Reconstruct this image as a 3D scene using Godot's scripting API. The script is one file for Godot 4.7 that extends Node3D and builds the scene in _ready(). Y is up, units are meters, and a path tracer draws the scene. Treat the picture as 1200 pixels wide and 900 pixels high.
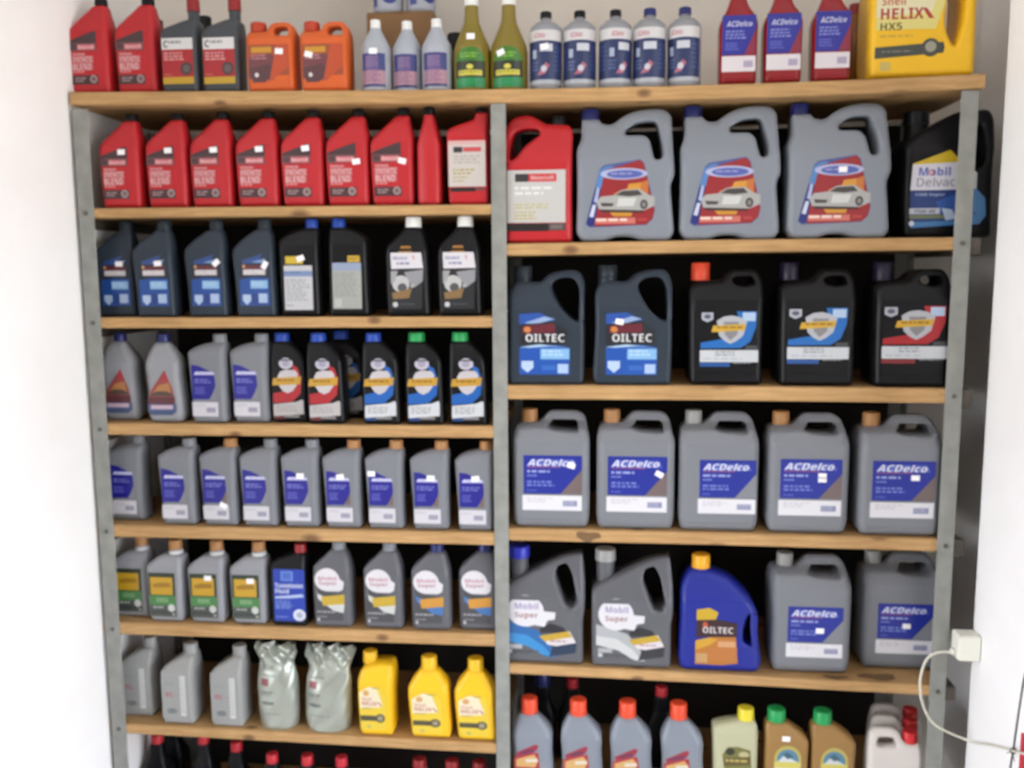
extends Node3D
# A steel shelving rack full of motor oil bottles and jugs in a narrow white shop alcove.

var M := {}            # materials by name
var TEX := {}          # label print by name
var protos := {}       # one built bottle of every kind
var names := {}
var rng := RandomNumberGenerator.new()
var atlas := {}

func _ready() -> void:
	rng.seed = 7
	# --- camera
	var cam := Camera3D.new()
	cam.name = "camera"
	cam.position = Vector3(0.2294, 1.5746, 2.1209)
	cam.rotation = Vector3(-0.12321, 0.09971, -0.00633)
	var att := CameraAttributesPhysical.new()
	att.frustum_focal_length = 28.015
	att.exposure_aperture = 5.0
	att.frustum_near = 0.05
	att.frustum_far = 100.0
	att.frustum_focus_distance = 0.95
	cam.attributes = att
	cam.fov = 46.375
	add_child(cam)
	# --- sky and exposure: an overcast day that enters through the open shop front behind the camera
	var sky_mat := ProceduralSkyMaterial.new()
	sky_mat.sky_top_color = Color(0.80, 0.86, 0.95)
	sky_mat.sky_horizon_color = Color(0.97, 0.97, 0.97)
	sky_mat.ground_horizon_color = Color(0.80, 0.79, 0.77)
	sky_mat.ground_bottom_color = Color(0.66, 0.65, 0.63)
	sky_mat.sky_energy_multiplier = 1.0
	sky_mat.ground_energy_multiplier = 1.0
	sky_mat.sun_angle_max = 0.0
	var sky := Sky.new()
	sky.sky_material = sky_mat
	var env := Environment.new()
	env.background_mode = Environment.BG_SKY
	env.sky = sky
	env.tonemap_mode = Environment.TONE_MAPPER_LINEAR
	env.tonemap_exposure = 10.4
	env.sdfgi_enabled = true
	env.ssao_enabled = true
	env.ssil_enabled = true
	var we := WorldEnvironment.new()
	we.name = "world_environment"
	we.environment = env
	add_child(we)
	make_materials()
	make_prints()
	make_room()
	make_rack()
	place_goods()
	make_wires()
	for k in protos:
		protos[k].free()

# ------------------------------------------------------------------ naming
func numbered(n: String) -> String:
	if not names.has(n):
		names[n] = 0
		return n
	names[n] += 1
	return "%s_%03d" % [n, names[n]]

func thing(called: String, label: String, category: String, at := Vector3.ZERO, group := "") -> Node3D:
	var o := Node3D.new()
	o.name = numbered(called)
	add_child(o)
	o.position = at
	tag(o, label, category, group)
	return o

func tag(o: Node, label: String, category: String, group := "") -> void:
	o.set_meta("label", label)
	o.set_meta("category", category)
	if group != "":
		o.set_meta("group", group)

func part(called: String, mesh: Mesh, mat: Material, parent: Node, at := Vector3.ZERO) -> MeshInstance3D:
	var o := MeshInstance3D.new()
	o.name = called
	o.mesh = mesh
	o.material_override = mat
	o.position = at
	parent.add_child(o, true)
	return o

func struct(called: String, mesh: Mesh, mat: Material) -> MeshInstance3D:
	var o := part(called, mesh, mat, self)
	o.set_meta("kind", "structure")
	return o

# ------------------------------------------------------------------ mesh helpers
func begin() -> SurfaceTool:
	var st := SurfaceTool.new()
	st.begin(Mesh.PRIMITIVE_TRIANGLES)
	return st

# one triangle whose front faces the side that its normals point to
func tri(st: SurfaceTool, a: Vector3, b: Vector3, c: Vector3, na: Vector3, nb: Vector3, nc: Vector3, ua := Vector2.ZERO, ub := Vector2.ZERO, uc := Vector2.ZERO) -> void:
	var g := (b - a).cross(c - a)
	if g.length_squared() < 1e-16:
		return
	var V := [a, b, c]
	var N := [na, nb, nc]
	var U := [ua, ub, uc]
	var order := [0, 2, 1] if g.dot(na + nb + nc) > 0.0 else [0, 1, 2]
	for i in order:
		st.set_normal(N[i])
		st.set_uv(U[i])
		st.add_vertex(V[i])

func quad(st: SurfaceTool, a: Vector3, b: Vector3, c: Vector3, d: Vector3, na: Vector3, nb: Vector3, nc: Vector3, nd: Vector3, u0 := Vector2.ZERO, u1 := Vector2.ZERO, u2 := Vector2.ZERO, u3 := Vector2.ZERO) -> void:
	tri(st, a, b, c, na, nb, nc, u0, u1, u2)
	tri(st, a, c, d, na, nc, nd, u0, u2, u3)

# a box with chamfered edges; its texture runs along x in metres
func add_box(st: SurfaceTool, lo: Vector3, hi: Vector3, ch := 0.0) -> void:
	var c := (lo + hi) / 2.0
	var h := (hi - lo) / 2.0
	ch = minf(ch, minf(h.x, minf(h.y, h.z)) * 0.5)
	for ax in 3:
		var b := (ax + 1) % 3
		var d := (ax + 2) % 3
		for s in [-1.0, 1.0]:
			var n := Vector3.ZERO
			n[ax] = s
			var P := []
			for q in [[-1, -1], [1, -1], [1, 1], [-1, 1]]:
				var v := Vector3.ZERO
				v[ax] = s * h[ax]
				v[b] = q[0] * (h[b] - ch)
				v[d] = q[1] * (h[d] - ch)
				P.append(c + v)
			quad(st, P[0], P[1], P[2], P[3], n, n, n, n, buv(P[0], ax), buv(P[1], ax), buv(P[2], ax), buv(P[3], ax))
	if ch <= 0.0:
		return
	for ax in 3:      # the twelve edges
		var b := (ax + 1) % 3
		var d := (ax + 2) % 3
		for s in [-1.0, 1.0]:
			for t in [-1.0, 1.0]:
				var n := Vector3.ZERO
				n[b] = s
				n[d] = t
				n = n.normalized()
				var P := []
				for q in [[-1, 0], [1, 0], [1, 1], [-1, 1]]:
					var v := Vector3.ZERO
					v[ax] = q[0] * (h[ax] - ch)
					v[b] = s * (h[b] - (ch if q[1] == 0 else 0.0))
					v[d] = t * (h[d] - (0.0 if q[1] == 0 else ch))
					P.append(c + v)
				quad(st, P[0], P[1], P[2], P[3], n, n, n, n, buv(P[0], b), buv(P[1], b), buv(P[2], b), buv(P[3], b))

func buv(p: Vector3, ax: int) -> Vector2:
	return Vector2(p.z, p.y) if ax == 0 else (Vector2(p.x, p.z) if ax == 1 else Vector2(p.x, p.y))

func box_mesh(lo: Vector3, hi: Vector3, ch := 0.0) -> ArrayMesh:
	var st := begin()
	add_box(st, lo, hi, ch)
	return st.commit()

# a lathed shape: profile of [radius, y]; creases sharper than 40 degrees stay sharp
func add_lathe(st: SurfaceTool, prof: Array, at := Vector3.ZERO, seg := 32, ribs := 0, depth := 1.0) -> void:
	var nn := []
	for i in prof.size() - 1:
		var dr: float = prof[i + 1][0] - prof[i][0]
		var dy: float = prof[i + 1][1] - prof[i][1]
		nn.append(Vector2(dy, -dr).normalized())
	for i in prof.size() - 1:
		var n0: Vector2 = nn[i]
		var n1: Vector2 = nn[i]
		if i > 0 and nn[i - 1].dot(nn[i]) > 0.76:
			n0 = (nn[i - 1] + nn[i]).normalized()
		if i < nn.size() - 1 and nn[i + 1].dot(nn[i]) > 0.76:
			n1 = (nn[i + 1] + nn[i]).normalized()
		for k in seg:
			var P := []
			var N := []
			for q in [[i, k, n0], [i, k + 1, n0], [i + 1, k + 1, n1], [i + 1, k, n1]]:
				var a: float = TAU * q[1] / seg
				var r: float = prof[q[0]][0]
				if ribs > 0 and q[1] % 2 == 1 and r > 0.004:
					r -= 0.0009
				var m: Vector2 = q[2]
				P.append(at + Vector3(r * sin(a), prof[q[0]][1], r * cos(a) * depth))
				N.append(Vector3(m.x * sin(a), m.y, m.x * cos(a) / depth).normalized())
			quad(st, P[0], P[1], P[2], P[3], N[0], N[1], N[2], N[3])

func tube_mesh(points: Array, r: float, seg := 8) -> ArrayMesh:
	var cv := Curve3D.new()
	for i in points.size():
		var p: Vector3 = points[i]
		var t := Vector3.ZERO
		if i > 0 and i < points.size() - 1:
			t = (points[i + 1] - points[i - 1]) / 6.0
		cv.add_point(p, -t, t)
	var n := maxi(8, int(cv.get_baked_length() / 0.008))
	var st := begin()
	var prev := []
	var pn := []
	for i in n + 1:
		var s := cv.get_baked_length() * i / n
		var p := cv.sample_baked(s, true)
		var dir := (cv.sample_baked(minf(s + 0.002, cv.get_baked_length()), true) - cv.sample_baked(maxf(s - 0.002, 0.0), true)).normalized()
		var side := dir.cross(Vector3(0.3, 0.2, 1.0)).normalized()
		var up := side.cross(dir)
		var ring := []
		var rn := []
		for k in seg + 1:
			var m := side * cos(TAU * k / seg) + up * sin(TAU * k / seg)
			ring.append(p + m * r)
			rn.append(m)
		if i > 0:
			for k in seg:
				quad(st, prev[k], prev[k + 1], ring[k + 1], ring[k], pn[k], pn[k + 1], rn[k + 1], rn[k])
		prev = ring
		pn = rn
	return st.commit()

# ------------------------------------------------------------------ moulded bodies
# corners [u, v, r] become a rounded outline in metres; the third number of a returned point is the room for its bevel
func rounded(pts: Array, w: float, h: float) -> Array:
	var out := []
	var n := pts.size()
	for i in n:
		var p := Vector2((pts[i][0] - 0.5) * w, pts[i][1] * h)
		var a := Vector2((pts[i - 1][0] - 0.5) * w, pts[i - 1][1] * h)
		var b := Vector2((pts[(i + 1) % n][0] - 0.5) * w, pts[(i + 1) % n][1] * h)
		var r: float = pts[i][2] if pts[i].size() > 2 else 0.01
		var t := minf(r, minf(p.distance_to(a), p.distance_to(b)) * 0.49)
		var p0 := p + (a - p).normalized() * t
		var p1 := p + (b - p).normalized() * t
		var bend := absf((p - a).angle_to(b - p))
		var k := 2 if bend < 0.25 else (4 if bend < 0.8 else 6)
		var conv := (p - a).cross(b - p) > 0.0
		var room := 1.0 if not conv else maxf(0.0012, 0.8 * t / maxf(tan(bend / 2.0), 0.01))
		for j in k + 1:
			var s := float(j) / k
			out.append([p0.lerp(p, s).lerp(p.lerp(p1, s), s), room])
	return out

func densify(ring: Array, ys: Array) -> Array:
	var out := []
	for i in ring.size():
		var a: Vector2 = ring[i][0]
		var b: Vector2 = ring[(i + 1) % ring.size()][0]
		out.append(ring[i])
		if a.distance_to(b) < 0.0003:
			continue
		var cuts := []
		for y in ys:
			if (a.y - y) * (b.y - y) < 0.0:
				cuts.append((y - a.y) / (b.y - a.y))
		cuts.sort()
		for s in cuts:
			if s > 0.02 and s < 0.98:
				out.append([a.lerp(b, s), minf(ring[i][1], ring[(i + 1) % ring.size()][1]) if s < 0.0 else maxf(ring[i][1], ring[(i + 1) % ring.size()][1])])
	return out

func taper_at(tp: Array, v: float) -> float:
	if tp.is_empty() or v <= tp[0][0]:
		return 1.0 if tp.is_empty() else tp[0][1]
	for i in tp.size() - 1:
		if v <= tp[i + 1][0]:
			return lerpf(tp[i][1], tp[i + 1][1], (v - tp[i][0]) / (tp[i + 1][0] - tp[i][0]))
	return tp[-1][1]

func deform(p: Vector3, n: Vector3, tp: Array, h: float) -> Array:
	if tp.is_empty():
		return [p, n]
	var s := taper_at(tp, p.y / h)
	var ds := (taper_at(tp, p.y / h + 0.01) - taper_at(tp, p.y / h - 0.01)) / (0.02 * h)
	return [Vector3(p.x, p.y, p.z * s), Vector3(n.x, n.y - n.z * p.z * ds / s, n.z / s).normalized()]

func add_body(st: SurfaceTool, k: Dictionary) -> void:
	var w: float = k.w
	var h: float = k.h
	var d: float = k.d
	var tp: Array = k.get("tp", [])
	var rings := [rounded(k.p, w, h)]
	var bev := [k.b]
	var ys := []
	for t in tp:
		ys.append(t[0] * h)
	for hole in k.get("holes", []):
		var rr := rounded(hole, w, h)
		rings.append(rr)
		bev.append(k.get("hb", 0.006))
		var lo := INF
		var hi := -INF
		for q in rr:
			lo = minf(lo, q[0].y)
			hi = maxf(hi, q[0].y)
		ys.append((lo + hi) / 2.0)
	ys.sort()
	var faces := []
	for r in rings.size():
		var ring: Array = rings[r]
		var area := 0.0
		for i in ring.size():
			area += ring[i][0].cross(ring[(i + 1) % ring.size()][0])
		if (area > 0.0) != (r == 0):
			ring.reverse()
		if r > 0:
			for q in ring:
				q[1] = 1.0
		ring = densify(ring, ys)
		var n := ring.size()
		var nor := []
		for i in n:
			var e := Vector2.ZERO
			for j in range(1, 3):
				var a: Vector2 = ring[(i - j + n) % n][0]
				var b: Vector2 = ring[(i + j) % n][0]
				e += (b - a).normalized()
			e = e.normalized()
			nor.append(Vector2(e.y, -e.x))
		var steps := 5
		var inner := PackedVector2Array()
		var layers := []      # from the back face over the side to the front face
		for s in range(-steps, steps + 1):
			var a := PI / 2.0 * absf(s) / steps
			var row := []
			for i in n:
				var b := minf(bev[r], ring[i][1])
				var q: Vector2 = ring[i][0] - nor[i] * b * (1.0 - cos(a))
				var z: float = (d / 2.0 - bev[r] + bev[r] * sin(a)) * signf(s)
				row.append(deform(Vector3(q.x, q.y, z), Vector3(nor[i].x * cos(a), nor[i].y * cos(a), sin(a) * signf(s)), tp, h))
				if s == steps:
					inner.append(q)
			layers.append(row)
			if s == 0:
				layers.pop_back()
		for l in layers.size() - 1:
			for i in n:
				var j := (i + 1) % n
				var A: Array = layers[l][i]
				var B: Array = layers[l][j]
				var C: Array = layers[l + 1][j]
				var D: Array = layers[l + 1][i]
				quad(st, A[0], B[0], C[0], D[0], A[1], B[1], C[1], D[1])
		faces.append(inner)
	# the flat faces, cut into bands at every change of taper and through every hole
	var edges := [-1.0] + ys + [9.0]
	for e in edges.size() - 1:
		if edges[e + 1] - edges[e] < 1e-5:
			continue
		var band := PackedVector2Array([Vector2(-2, edges[e]), Vector2(2, edges[e]), Vector2(2, edges[e + 1]), Vector2(-2, edges[e + 1])])
		var polys := Geometry2D.intersect_polygons(faces[0], band)
		for f in range(1, faces.size()):
			var nxt: Array[PackedVector2Array] = []
			for p in polys:
				nxt.append_array(Geometry2D.clip_polygons(p, faces[f]))
			polys = nxt
		for p in polys:
			var idx := Geometry2D.triangulate_polygon(p)
			for sgn in [-1.0, 1.0]:
				for t in range(0, idx.size(), 3):
					var V := []
					var mid := (p[idx[t]].y + p[idx[t + 1]].y + p[idx[t + 2]].y) / 3.0
					for j in 3:
						var q: Vector2 = p[idx[t + j]]
						var g := deform(Vector3(q.x, q.y, d / 2.0 * sgn), Vector3(0, 0, sgn), tp, h)
						g[1] = deform(Vector3(q.x, lerpf(q.y, mid, 0.15), d / 2.0 * sgn), Vector3(0, 0, sgn), tp, h)[1]
						V.append(g)
					tri(st, V[0][0], V[1][0], V[2][0], V[0][1], V[1][1], V[2][1])

# ------------------------------------------------------------------ label print
func make_font() -> void:
	for bold in [0, 1]:
		var f := SystemFont.new()
		f.font_names = PackedStringArray(["Droid Sans"])
		f.font_weight = 700 if bold else 400
		var ts := TextServerManager.get_primary_interface()
		var rid: RID = f.get_rids()[0]
		var size := Vector2i(44, 0)
		var g := {}
		for c in "ABCDEFGHIJKLMNOPQRSTUVWXYZabcdefghijklmnopqrstuvwxyz0123456789-. ":
			var id := ts.font_get_glyph_index(rid, 44, c.unicode_at(0), 0)
			ts.font_render_glyph(rid, size, id)
			g[c] = [id, ts.font_get_glyph_advance(rid, 44, id).x]
		var pages := {}
		for c in g:
			var ti := ts.font_get_glyph_texture_idx(rid, size, g[c][0])
			var box := ts.font_get_glyph_uv_rect(rid, size, g[c][0])
			var off := ts.font_get_glyph_offset(rid, size, g[c][0])
			if ti >= 0 and not pages.has(ti):
				var im := ts.font_get_texture_image(rid, size, ti).duplicate() as Image
				im.convert(Image.FORMAT_RGBA8)
				pages[ti] = im
			g[c] = {"adv": g[c][1], "page": pages.get(ti), "box": box, "off": off}
		atlas[bold] = g

func text_image(txt: String, color: Color, shear: float, bold: int) -> Image:
	var x := 4.0
	for c in txt:
		x += atlas[bold][c].adv
	var src := Image.create_empty(int(x) + 6, 56, false, Image.FORMAT_RGBA8)
	x = 4.0
	for c in txt:
		var g: Dictionary = atlas[bold][c]
		if g.page and g.box.size.x > 0:
			src.blend_rect(g.page, Rect2i(g.box), Vector2i(int(x + g.off.x), int(44 + g.off.y)))
		x += g.adv
	var used := src.get_used_rect()
	src = src.get_region(used)
	var sh := int(absf(shear) * src.get_height())
	var out := Image.create_empty(src.get_width() + sh, src.get_height(), false, Image.FORMAT_RGBA8)
	for yy in src.get_height():
		var dx := int(shear * (src.get_height() - yy))
		for xx in src.get_width():
			var a := src.get_pixel(xx, yy).a
			if a > 0.02:
				out.set_pixel(xx + dx, yy, Color(color.r, color.g, color.b, a))
	return out

func fill_poly(im: Image, pts: PackedVector2Array, c: Color) -> void:
	var lo := INF
	var hi := -INF
	for p in pts:
		lo = minf(lo, p.y)
		hi = maxf(hi, p.y)
	for y in range(maxi(0, int(lo)), mini(im.get_height(), int(hi) + 1)):
		var xs := []
		for i in pts.size():
			var a := pts[i]
			var b := pts[(i + 1) % pts.size()]
			if (a.y <= y + 0.5) != (b.y <= y + 0.5):
				xs.append(a.x + (y + 0.5 - a.y) / (b.y - a.y) * (b.x - a.x))
		xs.sort()
		for i in range(0, xs.size() - 1, 2):
			im.fill_rect(Rect2i(roundi(xs[i]), y, maxi(1, roundi(xs[i + 1]) - roundi(xs[i])), 1), c)

# inks are a little deeper than the colours on the screen
func ink(hex) -> Color:
	var c := Color(hex).srgb_to_linear() * 0.74
	c.a = 1.0
	return c.linear_to_srgb()

func print_label(w: int, h: int, ops: Array) -> ImageTexture:
	var W := w * 2
	var H := h * 2
	var im := Image.create_empty(W, H, false, Image.FORMAT_RGBA8)
	im.fill(Color(0, 0, 0, 0))
	for o in ops:
		match o[0]:
			"R":
				im.fill_rect(Rect2i(roundi(o[1] * W), roundi(o[2] * H), maxi(1, roundi(o[3] * W)), maxi(1, roundi(o[4] * H))), ink(o[5]))
			"P":
				var pts := PackedVector2Array()
				for i in range(0, o[1].size(), 2):
					pts.append(Vector2(o[1][i] * W, o[1][i + 1] * H))
				fill_poly(im, pts, ink(o[2]))
			"E":
				var pts := PackedVector2Array()
				for i in 40:
					pts.append(Vector2(o[1] * W + cos(TAU * i / 40) * o[3] * W, o[2] * H + sin(TAU * i / 40) * o[4] * H))
				fill_poly(im, pts, ink(o[5]))
			"G":
				for y in range(roundi(o[2] * H), roundi((o[2] + o[4]) * H)):
					im.fill_rect(Rect2i(roundi(o[1] * W), y, roundi(o[3] * W), 1), ink(o[5]).lerp(ink(o[6]), (y / float(H) - o[2]) / o[4]))
			"T":
				var t := text_image(o[1], ink(o[6]), o[7] if o.size() > 7 else 0.0, o[8] if o.size() > 8 else 1)
				t.resize(maxi(2, roundi(o[4] * W)), maxi(2, roundi(o[5] * H)), Image.INTERPOLATE_BILINEAR)
				im.blend_rect(t, Rect2i(Vector2i.ZERO, t.get_size()), Vector2i(roundi(o[2] * W), roundi(o[3] * H)))
			"L":
				var n: int = o[5]
				for i in n:
					var x: float = o[1]
					var end: float = o[1] + o[3] * (0.72 + 0.28 * rng.randf())
					while x < end:
						var ww := minf(o[3] * (0.08 + 0.2 * rng.randf()), end - x)
						im.fill_rect(Rect2i(roundi(x * W), roundi((o[2] + o[4] * i / n) * H), maxi(2, roundi(ww * W)), maxi(2, roundi(o[4] / n * 0.55 * H))), ink(o[6]))
						x += ww + o[3] * 0.05
	im.fix_alpha_edges()
	im.resize(w, h, Image.INTERPOLATE_BILINEAR)
	return ImageTexture.create_from_image(im)

func label_mat(key: String) -> StandardMaterial3D:
	if not M.has("print_" + key):
		var m := StandardMaterial3D.new()
		m.resource_name = "print_" + key
		m.albedo_texture = TEX[key]
		m.roughness = 0.4
		m.transparency = BaseMaterial3D.TRANSPARENCY_ALPHA_SCISSOR
		m.alpha_scissor_threshold = 0.5
		m.texture_repeat = false
		M["print_" + key] = m
	return M["print_" + key]

# a flat or wrapped label on the front of a bottle, half a millimetre proud of it
func label_mesh(k: Dictionary, l: Array) -> ArrayMesh:
	var st := begin()
	if k.has("lathe"):
		var nx := 14
		for i in nx:
			var P := []
			var N := []
			var U := []
			for q in [[i, 0], [i + 1, 0], [i + 1, 1], [i, 1]]:
				var s: float = float(q[0]) / nx
				var a := lerpf(l[1], l[2], s)
				var y: float = l[3] if q[1] == 0 else l[4]
				var n := Vector3(sin(a), 0, cos(a))
				var dz: float = k.get("fl", 1.0)
				P.append(Vector3(n.x * (l[5] + 0.0006), y, n.z * (l[5] + 0.0006) * dz))
				N.append(Vector3(n.x, 0, n.z / dz).normalized())
				U.append(Vector2(s, 1.0 - q[1]))
			quad(st, P[0], P[1], P[2], P[3], N[0], N[1], N[2], N[3], U[0], U[1], U[2], U[3])
		return st.commit()
	var rows := 8
	for i in rows:
		var P := []
		var N := []
		var U := []
		for q in [[0, i], [1, i], [1, i + 1], [0, i + 1]]:
			var u := lerpf(l[1], l[3], q[0])
			var t: float = float(q[1]) / rows
			var v := lerpf(l[2], l[4], t)
			var g := deform(Vector3((u - 0.5) * k.w, v * k.h, k.d / 2.0), Vector3(0, 0, 1), k.get("tp", []), k.h)
			P.append(g[0] + Vector3(0, 0, 0.0007))
			N.append(g[1])
			U.append(Vector2(q[0], 1.0 - t))
		quad(st, P[0], P[1], P[2], P[3], N[0], N[1], N[2], N[3], U[0], U[1], U[2], U[3])
	return st.commit()

# ------------------------------------------------------------------ one bottle of a kind
func cap_mesh(r: float, y0: float, y1: float) -> ArrayMesh:
	var st := begin()
	var h := y1 - y0
	add_lathe(st, [[r * 0.80, 0.0], [r, 0.0], [r, 0.003], [r * 0.985, 0.0035]], Vector3(0, y0, 0), 32)
	add_lathe(st, [[r * 0.985, 0.0035], [r * 0.96, h - 0.0025], [r * 0.9, h - 0.0006], [r * 0.8, h], [0.0, h]], Vector3(0, y0, 0), 48, 1)
	return st.commit()

func proto(kind: String) -> Node3D:
	if protos.has(kind):
		return protos[kind]
	var k: Dictionary = KINDS[kind]
	var root := Node3D.new()
	var st := begin()
	if k.has("lathe"):
		add_lathe(st, k.lathe, Vector3.ZERO, 40, 0, k.get("fl", 1.0))
	elif k.has("pouch"):
		add_pouch(st, k, 0.0, 0.0, 1.0, 0.0, 1.0)
	else:
		add_body(st, k)
	for n in k.get("necks", []):       # [u, r, y0, y1]: the round neck, moulded with the body
		var r: float = n[1]
		add_lathe(st, [[r * 1.12, n[2] - 0.012], [r * 1.04, n[2]], [r, n[2] + 0.003], [r, n[3] - 0.001], [0.0, n[3]]], Vector3((n[0] - 0.5) * k.w, 0, 0), 28)
	part("body", st.commit(), M[k.m], root)
	for c in k.get("caps", []):
		part("cap", cap_mesh(c[1], c[2], c[3]), M[c[4]], root, Vector3((c[0] - 0.5) * k.w, 0, 0))
	for c in k.get("collars", []):
		var cs := begin()
		add_lathe(cs, [[c[1] * 0.7, c[2]], [c[1], c[2]], [c[1] * 1.03, (c[2] + c[3]) / 2], [c[1], c[3]], [c[1] * 0.7, c[3]]], Vector3((c[0] - 0.5) * k.w, 0, 0), 28)
		part("neck_collar", cs.commit(), M[c[4]], root)
	for l in k.get("labs", []):
		if k.has("pouch"):
			var ls := begin()
			add_pouch(ls, k, 0.0009, l[1], l[3], l[2], l[4])
			part("label", ls.commit(), label_mat(l[0]), root)
		else:
			part("label", label_mesh(k, l), label_mat(l[0]), root)
	for g in k.get("ridges", []):       # moulded ridge lines across the front: [u0, u1, v]
		part("moulded_ridge", box_mesh(Vector3((g[0] - 0.5) * k.w, g[2] * k.h - 0.0012, k.d / 2 - 0.002), Vector3((g[1] - 0.5) * k.w, g[2] * k.h + 0.0012, k.d / 2 + 0.0012), 0.0008), M[k.m], root)
	protos[kind] = root
	return root

# a stand-up foil pouch: round at the foot, pinched above the label and flat and crumpled at the top
func pouch_point(k: Dictionary, a: float, v: float) -> Vector3:
	var wob := sin(a * 3.0 + v * 9.0 + k.seed) * 0.004 + sin(a * 7.0 - v * 23.0 + k.seed * 2.0) * 0.0022
	var crumple := smoothstep(0.66, 0.95, v)
	var half: float = k.w / 2.0 * (0.94 + 0.06 * smoothstep(0.0, 0.2, v) - 0.13 * exp(-pow((v - 0.74) / 0.09, 2.0)) + 0.04 * smoothstep(0.8, 1.0, v))
	if v < 0.04:
		half *= 0.94 + 1.5 * v
	var deep: float = k.d / 2.0 * (1.0 - 0.9 * smoothstep(0.45, 0.97, v))
	var x := half * signf(sin(a)) * pow(absf(sin(a)), 0.8)
	var z := deep * cos(a)
	z += (wob * (0.35 + 1.6 * crumple) + crumple * 0.010 * sin(x * 160.0 + v * 30.0 + k.seed)) * (1.0 if v > 0.03 else 0.0)
	var y: float = k.h * v + crumple * 0.004 * sin(x * 75.0 + k.seed * 3.0)
	return Vector3(x + k.lean * v * v, y, z)

func add_pouch(st: SurfaceTool, k: Dictionary, off: float, u0: float, u1: float, v0: float, v1: float) -> void:
	var nu := 64 if off == 0.0 else 24
	var nv := 48 if off == 0.0 else 30
	var P := []
	var N := []
	for j in nv + 1:
		for i in nu + 1:
			var a := lerpf(-PI, PI, lerpf(u0, u1, float(i) / nu)) if off == 0.0 else lerpf(-1.25, 1.25, lerpf(u0, u1, float(i) / nu))
			var v := lerpf(v0, v1, float(j) / nv)
			var p := pouch_point(k, a, v)
			var n := (pouch_point(k, a + 0.02, v) - pouch_point(k, a - 0.02, v)).cross(pouch_point(k, a, v + 0.01) - pouch_point(k, a, v - 0.01)).normalized()
			if n.dot(Vector3(sin(a), 0, cos(a))) < 0.0:
				n = -n
			P.append(p + n * off)
			N.append(n)
	for j in nv:
		for i in nu:
			var a := j * (nu + 1) + i
			var b := a + 1
			var c := b + nu + 1
			var e := a + nu + 1
			quad(st, P[a], P[b], P[c], P[e], N[a], N[b], N[c], N[e], Vector2(float(i) / nu, 1.0 - float(j) / nv), Vector2(float(i + 1) / nu, 1.0 - float(j) / nv), Vector2(float(i + 1) / nu, 1.0 - float(j + 1) / nv), Vector2(float(i) / nu, 1.0 - float(j + 1) / nv))

var sticker_box: ArrayMesh

# put a bottle on a shelf: kind, name, x, base height, distance of its face from the shelf edge, turn in degrees, label, category, group, price stickers [u, v, tilt]
func put(kind: String, called: String, x: float, y: float, setback: float, turn: float, label: String, category: String, group: String, stickers: Array) -> void:
	var k: Dictionary = KINDS[kind]
	var o: Node3D = proto(kind).duplicate()
	o.name = numbered(called)
	add_child(o)
	o.position = Vector3(x, y + 0.0004, -setback - k.d / 2.0 if not k.has("side") else -setback - k.w / 2.0)
	o.rotation_degrees.y = turn
	tag(o, label, category, group)
	for s in stickers:
		if sticker_box == null:
			sticker_box = box_mesh(Vector3(-0.0095, -0.0065, 0), Vector3(0.0095, 0.0065, 0.0006))
		var g: Vector3
		if k.has("lathe"):
			var a: float = s[0]
			var r: float = s[3]
			g = Vector3(sin(a) * r, s[1], cos(a) * r * k.get("fl", 1.0) + 0.0012)
		else:
			g = deform(Vector3((s[0] - 0.5) * k.w, s[1] * k.h, k.d / 2.0), Vector3(0, 0, 1), k.get("tp", []), k.h)[0] + Vector3(0, 0, 0.0012)
		var p := part("price_sticker", sticker_box, M.sticker, o, g)
		p.rotation.z = deg_to_rad(s[2])
		if k.has("lathe"):
			p.rotation.y = s[0]

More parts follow.
